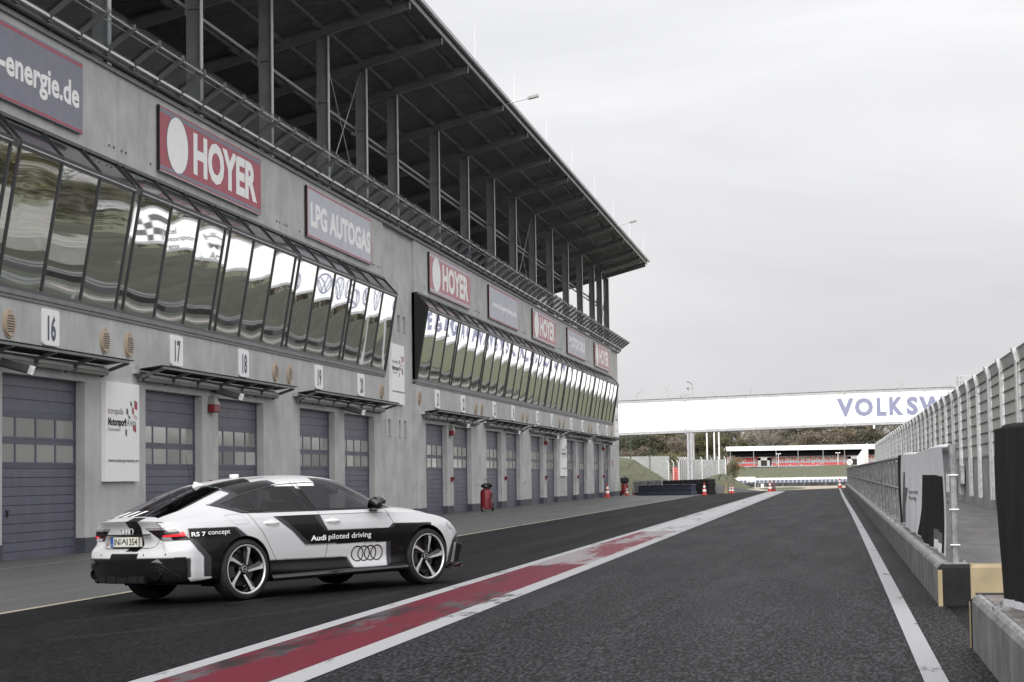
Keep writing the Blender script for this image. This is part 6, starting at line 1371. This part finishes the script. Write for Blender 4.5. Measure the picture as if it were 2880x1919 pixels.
# ---- plate, badges, parking sensors
pl = MB(); pl.box(-.990, -.940, -.262, .262, .655, .768).build('number_plate', mat('plate', (.66, .66, .58), .4), car, local=True, bevel=.004)
plate = [o for o in car.children if o.name.startswith('number_plate')][-1]
m = MB(); m.box(-.9935, -.985, -.268, .268, .768, .774).box(-.9935, -.985, -.268, .268, .649, .655).box(-.9935, -.985, .262, .268, .655, .768).box(-.9935, -.985, -.268, -.262, .655, .768); m.build('plate_frame', M['black'], plate, local=True)
MB().box(-.9925, -.988, .218, .260, .658, .765).build('country_field', mat('plate blue', (.02, .08, .36), .4), plate, local=True)
rf = lambda a, b, d: (-.9935, -a, b)
mb = MB()
for s, a, b in (('IN', -.200, -.105), ('AJ', -.055, .055), ('354', .085, .235)): text_mb(s, a, b, .675, .750, rf, .012, 0, mb=mb)
mb.build('lettering', M['black'], plate, local=True)
m = MB(); m.lathe([(0, 0), (0, .019)], (-.9937, .083, .70), (-1, 0, 0), 16); m.lathe([(0, 0), (0, .016)], (-.9937, .083, .738), (-1, 0, 0), 16); m.build('seal', M['galv'], plate, local=True)
text_mb('D', -.247, -.232, .668, .686, lambda a, b, d: (-.9945, -a, b), .01, 0).build('lettering', M['signwhite'], plate, local=True)
def torus(mb, c, R_, r, ax, n=30, k=8):
    c = np.array(c, float); d = np.array(ax, float); d /= np.linalg.norm(d); a = np.array([0, 0, 1.]); e = np.cross(d, a); e /= np.linalg.norm(e); g = np.cross(d, e); vs = []
    for i in range(n):
        t = 2 * math.pi * i / n; o = e * math.cos(t) + g * math.sin(t)
        for j in range(k): s = 2 * math.pi * j / k; vs.append(c + o * (R_ + r * math.cos(s)) + d * r * math.sin(s))
    mb.add(vs, [(i * k + j, ((i + 1) % n) * k + j, ((i + 1) % n) * k + (j + 1) % k, i * k + (j + 1) % k) for i in range(n) for j in range(k)])
m = MB()
for i in range(4): torus(m, (onrear(0, .825)[0] - .008, -.0885 + .059 * i, .825), .036, .006, (1, 0, -.1))
m.build('ring_emblem', M['silver'], car, local=True, smooth=True)
ZB = lambda a, b, o: onrear(-a, b, o)
text_mb('RS', -.43, -.375, .67, .70, lambda a, b, d: onrear(-a, b, .006), .02, 0, italic=.2).build('badge', M['silver'], car, local=True); text_mb('7', -.345, -.318, .67, .70, lambda a, b, d: onrear(-a, b, .006), .02, 0, italic=.2).build('badge', M['silver'], car, local=True)
MB().add([onrear(.46, .668, .006), onrear(.435, .668, .006), onrear(.43, .702, .006), onrear(.452, .702, .006)], [(0, 1, 2, 3)]).build('badge', M['signred'], car, local=True)
for y in (.72, .40, -.40, -.70):
    m = MB(); p = onrear(y, .565, 0); m.lathe([(0, .012), (.004, .012), (.006, .009), (.003, 0)], (p[0], p[1], p[2]), (-1, 0, .1), 14); m.build('parking_sensor', M['clothm'], car, local=True, smooth='auto')
ribbon([(.535, .86), (.52, .80), (.50, .70), (.46, .648), (.40, .635), (-.40, .635), (-.46, .648), (-.50, .70), (-.52, .80), (-.535, .86)], .006, onrear, 'shut_line', M['trim'], off=.002)
m = MB(); m.box(-1.0, -.955, -.44, .44, .782, .796); m.build('tailgate_handle', M['black'], car, local=True)
# diffuser and exhausts
m = MB(); m.box(-1.055, -.9, -.42, .42, .25, .33)
for y in (-.3, -.1, .1, .3): m.box(-1.068, -1.0, y - .008, y + .008, .25, .335)
m.build('diffuser', M['black'], car, local=True)
for sg in (-1, 1):
    m = MB(); n = 30; vs = []
    for (x, a, b) in ((-.93, .086, .058), (-1.005, .088, .060), (-1.007, .080, .052), (-.92, .08, .05)):
        for i in range(n): t = 2 * math.pi * i / n; vs.append((x, sg * .575 + a * math.cos(t), .345 + b * math.sin(t)))
    m.add(vs, [(j * n + i, j * n + (i + 1) % n, (j + 1) * n + (i + 1) % n, (j + 1) * n + i) for j in range(3) for i in range(n)]); m.build('exhaust_pipe', M['trim'], car, local=True, smooth='auto')
FINS = True
# front splitter and side blades
for sg in (-1, 1):
    m = MB(); m.hexa([(3.40, sg * .84, .165), (3.68, sg * .76, .165), (3.60, sg * .55, .165), (3.38, sg * .60, .165)], [(3.40, sg * .84, .185), (3.71, sg * .77, .20), (3.60, sg * .55, .20), (3.38, sg * .60, .185)])
    m.hexa([(3.30, sg * .865, .175), (3.64, sg * .79, .175), (3.56, sg * .72, .175), (3.30, sg * .80, .175)], [(3.30, sg * .875, .19), (3.68, sg * .80, .235), (3.58, sg * .72, .225), (3.30, sg * .80, .19)])
    m.build('front_splitter', M['gloss'], car, local=True, bevel=.006)
    m = MB(); m.hexa([(3.42, sg * .88, .24), (3.53, sg * .855, .24), (3.44, sg * .80, .24), (3.37, sg * .84, .24)], [(3.48, sg * .885, .50), (3.64, sg * .83, .46), (3.55, sg * .76, .46), (3.44, sg * .82, .50)]); m.build('bumper_blade', M['gloss'], car, local=True, bevel=.006)
# ---- lettering and rings on the right side
fs = lambda x, z, o=.003: onside(x, z, o, -1)
skintext('Audi', .985, 1.222, .624, .688, fs, M['signwhite'], DF, .022); skintext('piloted driving', 1.262, 1.950, .610, .694, fs, M['signwhite'], DF, .002)
skintext('RS 7', -.70, -.548, .752, .800, fs, M['signwhite'], car, .022); skintext('concept', -.515, -.225, .748, .806, fs, M['signwhite'], car, .0)
for i in range(4):
    xc = 1.735 + .1063 * i; rr_ = .0945; ribbon([(xc + rr_ * math.cos(t), .438 + rr_ * .93 * math.sin(t)) for t in np.linspace(0, 2 * math.pi, 48, endpoint=False)], .0155, fs, 'ring_emblem', M['gloss'], DF, close=True, off=.003)
# ---- mirrors
for sg in (-1, 1):
    m = MB(); n = 20; vs = []
    for (t, sx, sy, sz) in ((0, .55, .82, .80), (.03, .9, 1, .98), (.08, 1, 1, 1), (.13, .85, .85, .82), (.17, .45, .5, .5), (.185, .05, .05, .05)):
        for i in range(n):
            a = 2 * math.pi * i / n; ca = math.copysign(abs(math.cos(a)) ** .7, math.cos(a)); sa = math.copysign(abs(math.sin(a)) ** .8, math.sin(a))
            vs.append((1.93 + t + .02 * sa, sg * (1.01 + .105 * ca * sy - .0 * t), 1.035 + .078 * sa * sz + .006 * ca))
    m.add(vs, [(j * n + i, j * n + (i + 1) % n, (j + 1) * n + (i + 1) % n, (j + 1) * n + i) for j in range(5) for i in range(n)]); mi = m.build('mirror', M['gloss'], car, local=True, smooth=True)
    m = MB(); m.add([(1.938 + .02 * math.sin(2 * math.pi * i / n), sg * (1.01 + .088 * math.cos(2 * math.pi * i / n)), 1.035 + .054 * math.sin(2 * math.pi * i / n)) for i in range(n)], [tuple(range(n))]); m.build('mirror_glass', mat('mirror glass', (.35, .35, .36), .03, metal=1), mi, local=True)
    m = MB(); m.hexa([(1.97, sg * .87, .935), (2.12, sg * .87, .935), (2.10, sg * .98, .965), (1.99, sg * .98, .965)], [(1.99, sg * .87, .955), (2.10, sg * .87, .955), (2.09, sg * .98, .985), (2.0, sg * .98, .985)]); m.build('mirror_arm', M['gloss'], mi, local=True)
    m = MB(); m.path([(1.99, sg * 1.117, 1.02), (2.06, sg * 1.112, 1.0), (2.10, sg * 1.06, .975), (2.08, sg * .97, .963)], .006, 6); m.build('mirror_trim', M['silver'], mi, local=True, smooth='auto')
for sg in (-1,): patchp([(.70, 1.282), (.66, 1.297), (.80, 1.318), (1.20, 1.330), (1.33, 1.322), (1.30, 1.272)], lambda x, z, o=.003: onside(x, z, o, -1), 'window_vinyl', M['white'], off=.0025)
# ---- roof items
m = MB(); m.add([(.0, -.018, 1.295), (.15, -.016, 1.338), (.15, .016, 1.338), (.0, .018, 1.295), (.015, -.003, 1.372), (.035, -.003, 1.372), (.035, .003, 1.372), (.015, .003, 1.372)], [(0, 1, 5, 4), (1, 2, 6, 5), (2, 3, 7, 6), (3, 0, 4, 7), (4, 5, 6, 7)]); m.build('fin_antenna', M['white'], car, local=True, bevel=.004)
MB().tube((-.02, .0, 1.30), (-.10, .0, 1.70), .003, 6, .0015).build('whip_antenna', M['black'], car, local=True)
m = MB(); zt = ontop(.75, .05)[2]; m.lathe([(0, .052), (.02, .058), (.035, .058), (.042, .050), (.044, 0)], (.72, .12, zt - .005), (0, 0, 1), 24); m.build('gps_dome', M['white'], car, local=True, smooth='auto')
for y in (-.30, -.36): ribbon([(.40, y), (.82, y)], .012, ontop, 'roof_slot', M['trim'], off=.003)
# striped decal on the lower left of the rear window
for k, (y0, c) in enumerate(((-.02, 'w'), (.06, 'k'), (.13, 'w'), (.22, 'g'), (.30, 'w'), (.39, 'g'), (.45, 'w'))):
    if c == 'k': continue
    y1 = y0 + (.065 if c == 'w' else .075); patchp([(-.865, y0 + .02), (-.865, y1 + .02), (-.70, y1 - .06), (-.70, y0 - .06)], ontop, 'window_decal', M['signwhite'] if c == 'w' else M['clothm'], off=.004)
patchp([(-.70, -.21), (-.70, .0), (-.66, .02), (-.62, -.14)], ontop, 'window_decal', M['signwhite'], off=.0045) if 0 else None
# hatch glass edge trim and roof spoiler line
ribbon([(.05, -.49), (.055, -.25), (.06, 0), (.055, .25), (.05, .49)], .012, ontop, 'window_seal', M['trim'], off=.003)
for sg in (-1, 1): ribbon([(-.86, sg * .455), (-.60, sg * .505), (-.16, sg * .505), (.05, sg * .49)], .010, ontop, 'window_seal', M['trim'], off=.003)
# ---- cabin
m = MB(); m.box(-.3, 2.7, -.72, .72, .30, .34); m.box(-.9, -.05, -.60, .60, .78, .84); m.build('cabin_floor', M['black'], car, local=True)
m = MB(); m.hexa([(2.15, -.70, .60), (2.65, -.70, .60), (2.65, .70, .60), (2.15, .70, .60)], [(2.10, -.70, .93), (2.62, -.68, .95), (2.62, .68, .95), (2.10, .70, .93)]); m.build('dashboard', M['trim'], car, local=True, bevel=.03)
for x, ys_ in ((1.25, (-.37, .37)), (.30, (-.37, .37))):
    for y in ys_:
        m = MB(); m.hexa([(x - .1, y - .25, .45), (x + .45, y - .25, .45), (x + .45, y + .25, .45), (x - .1, y + .25, .45)], [(x - .1, y - .25, .60), (x + .48, y - .25, .64), (x + .48, y + .25, .64), (x - .1, y + .25, .60)])
        m.hexa([(x - .12, y - .25, .55), (x + .02, y - .25, .55), (x + .02, y + .25, .55), (x - .12, y + .25, .55)], [(x - .30, y - .19, 1.10), (x - .20, y - .19, 1.10), (x - .20, y + .19, 1.10), (x - .30, y + .19, 1.10)])
        m.hexa([(x - .30, y - .12, 1.12), (x - .20, y - .12, 1.12), (x - .20, y + .12, 1.12), (x - .30, y + .12, 1.12)], [(x - .31, y - .11, 1.25), (x - .23, y - .11, 1.25), (x - .23, y + .11, 1.25), (x - .31, y + .11, 1.25)])
        m.build('seat', mat('seat leather', (.045, .045, .048), .5), car, local=True, bevel=.03)
m = MB(); torus(m, (1.98, .37, .92), .18, .015, (1, 0, .45)); m.build('steering_wheel', M['steel'], car, local=True, smooth=True)
m = MB(); m.box(2.16, 2.19, -.12, .12, 1.17, 1.24); m.build('inner_mirror', M['black'], car, local=True, bevel=.01)
bpy.context.view_layer.update()
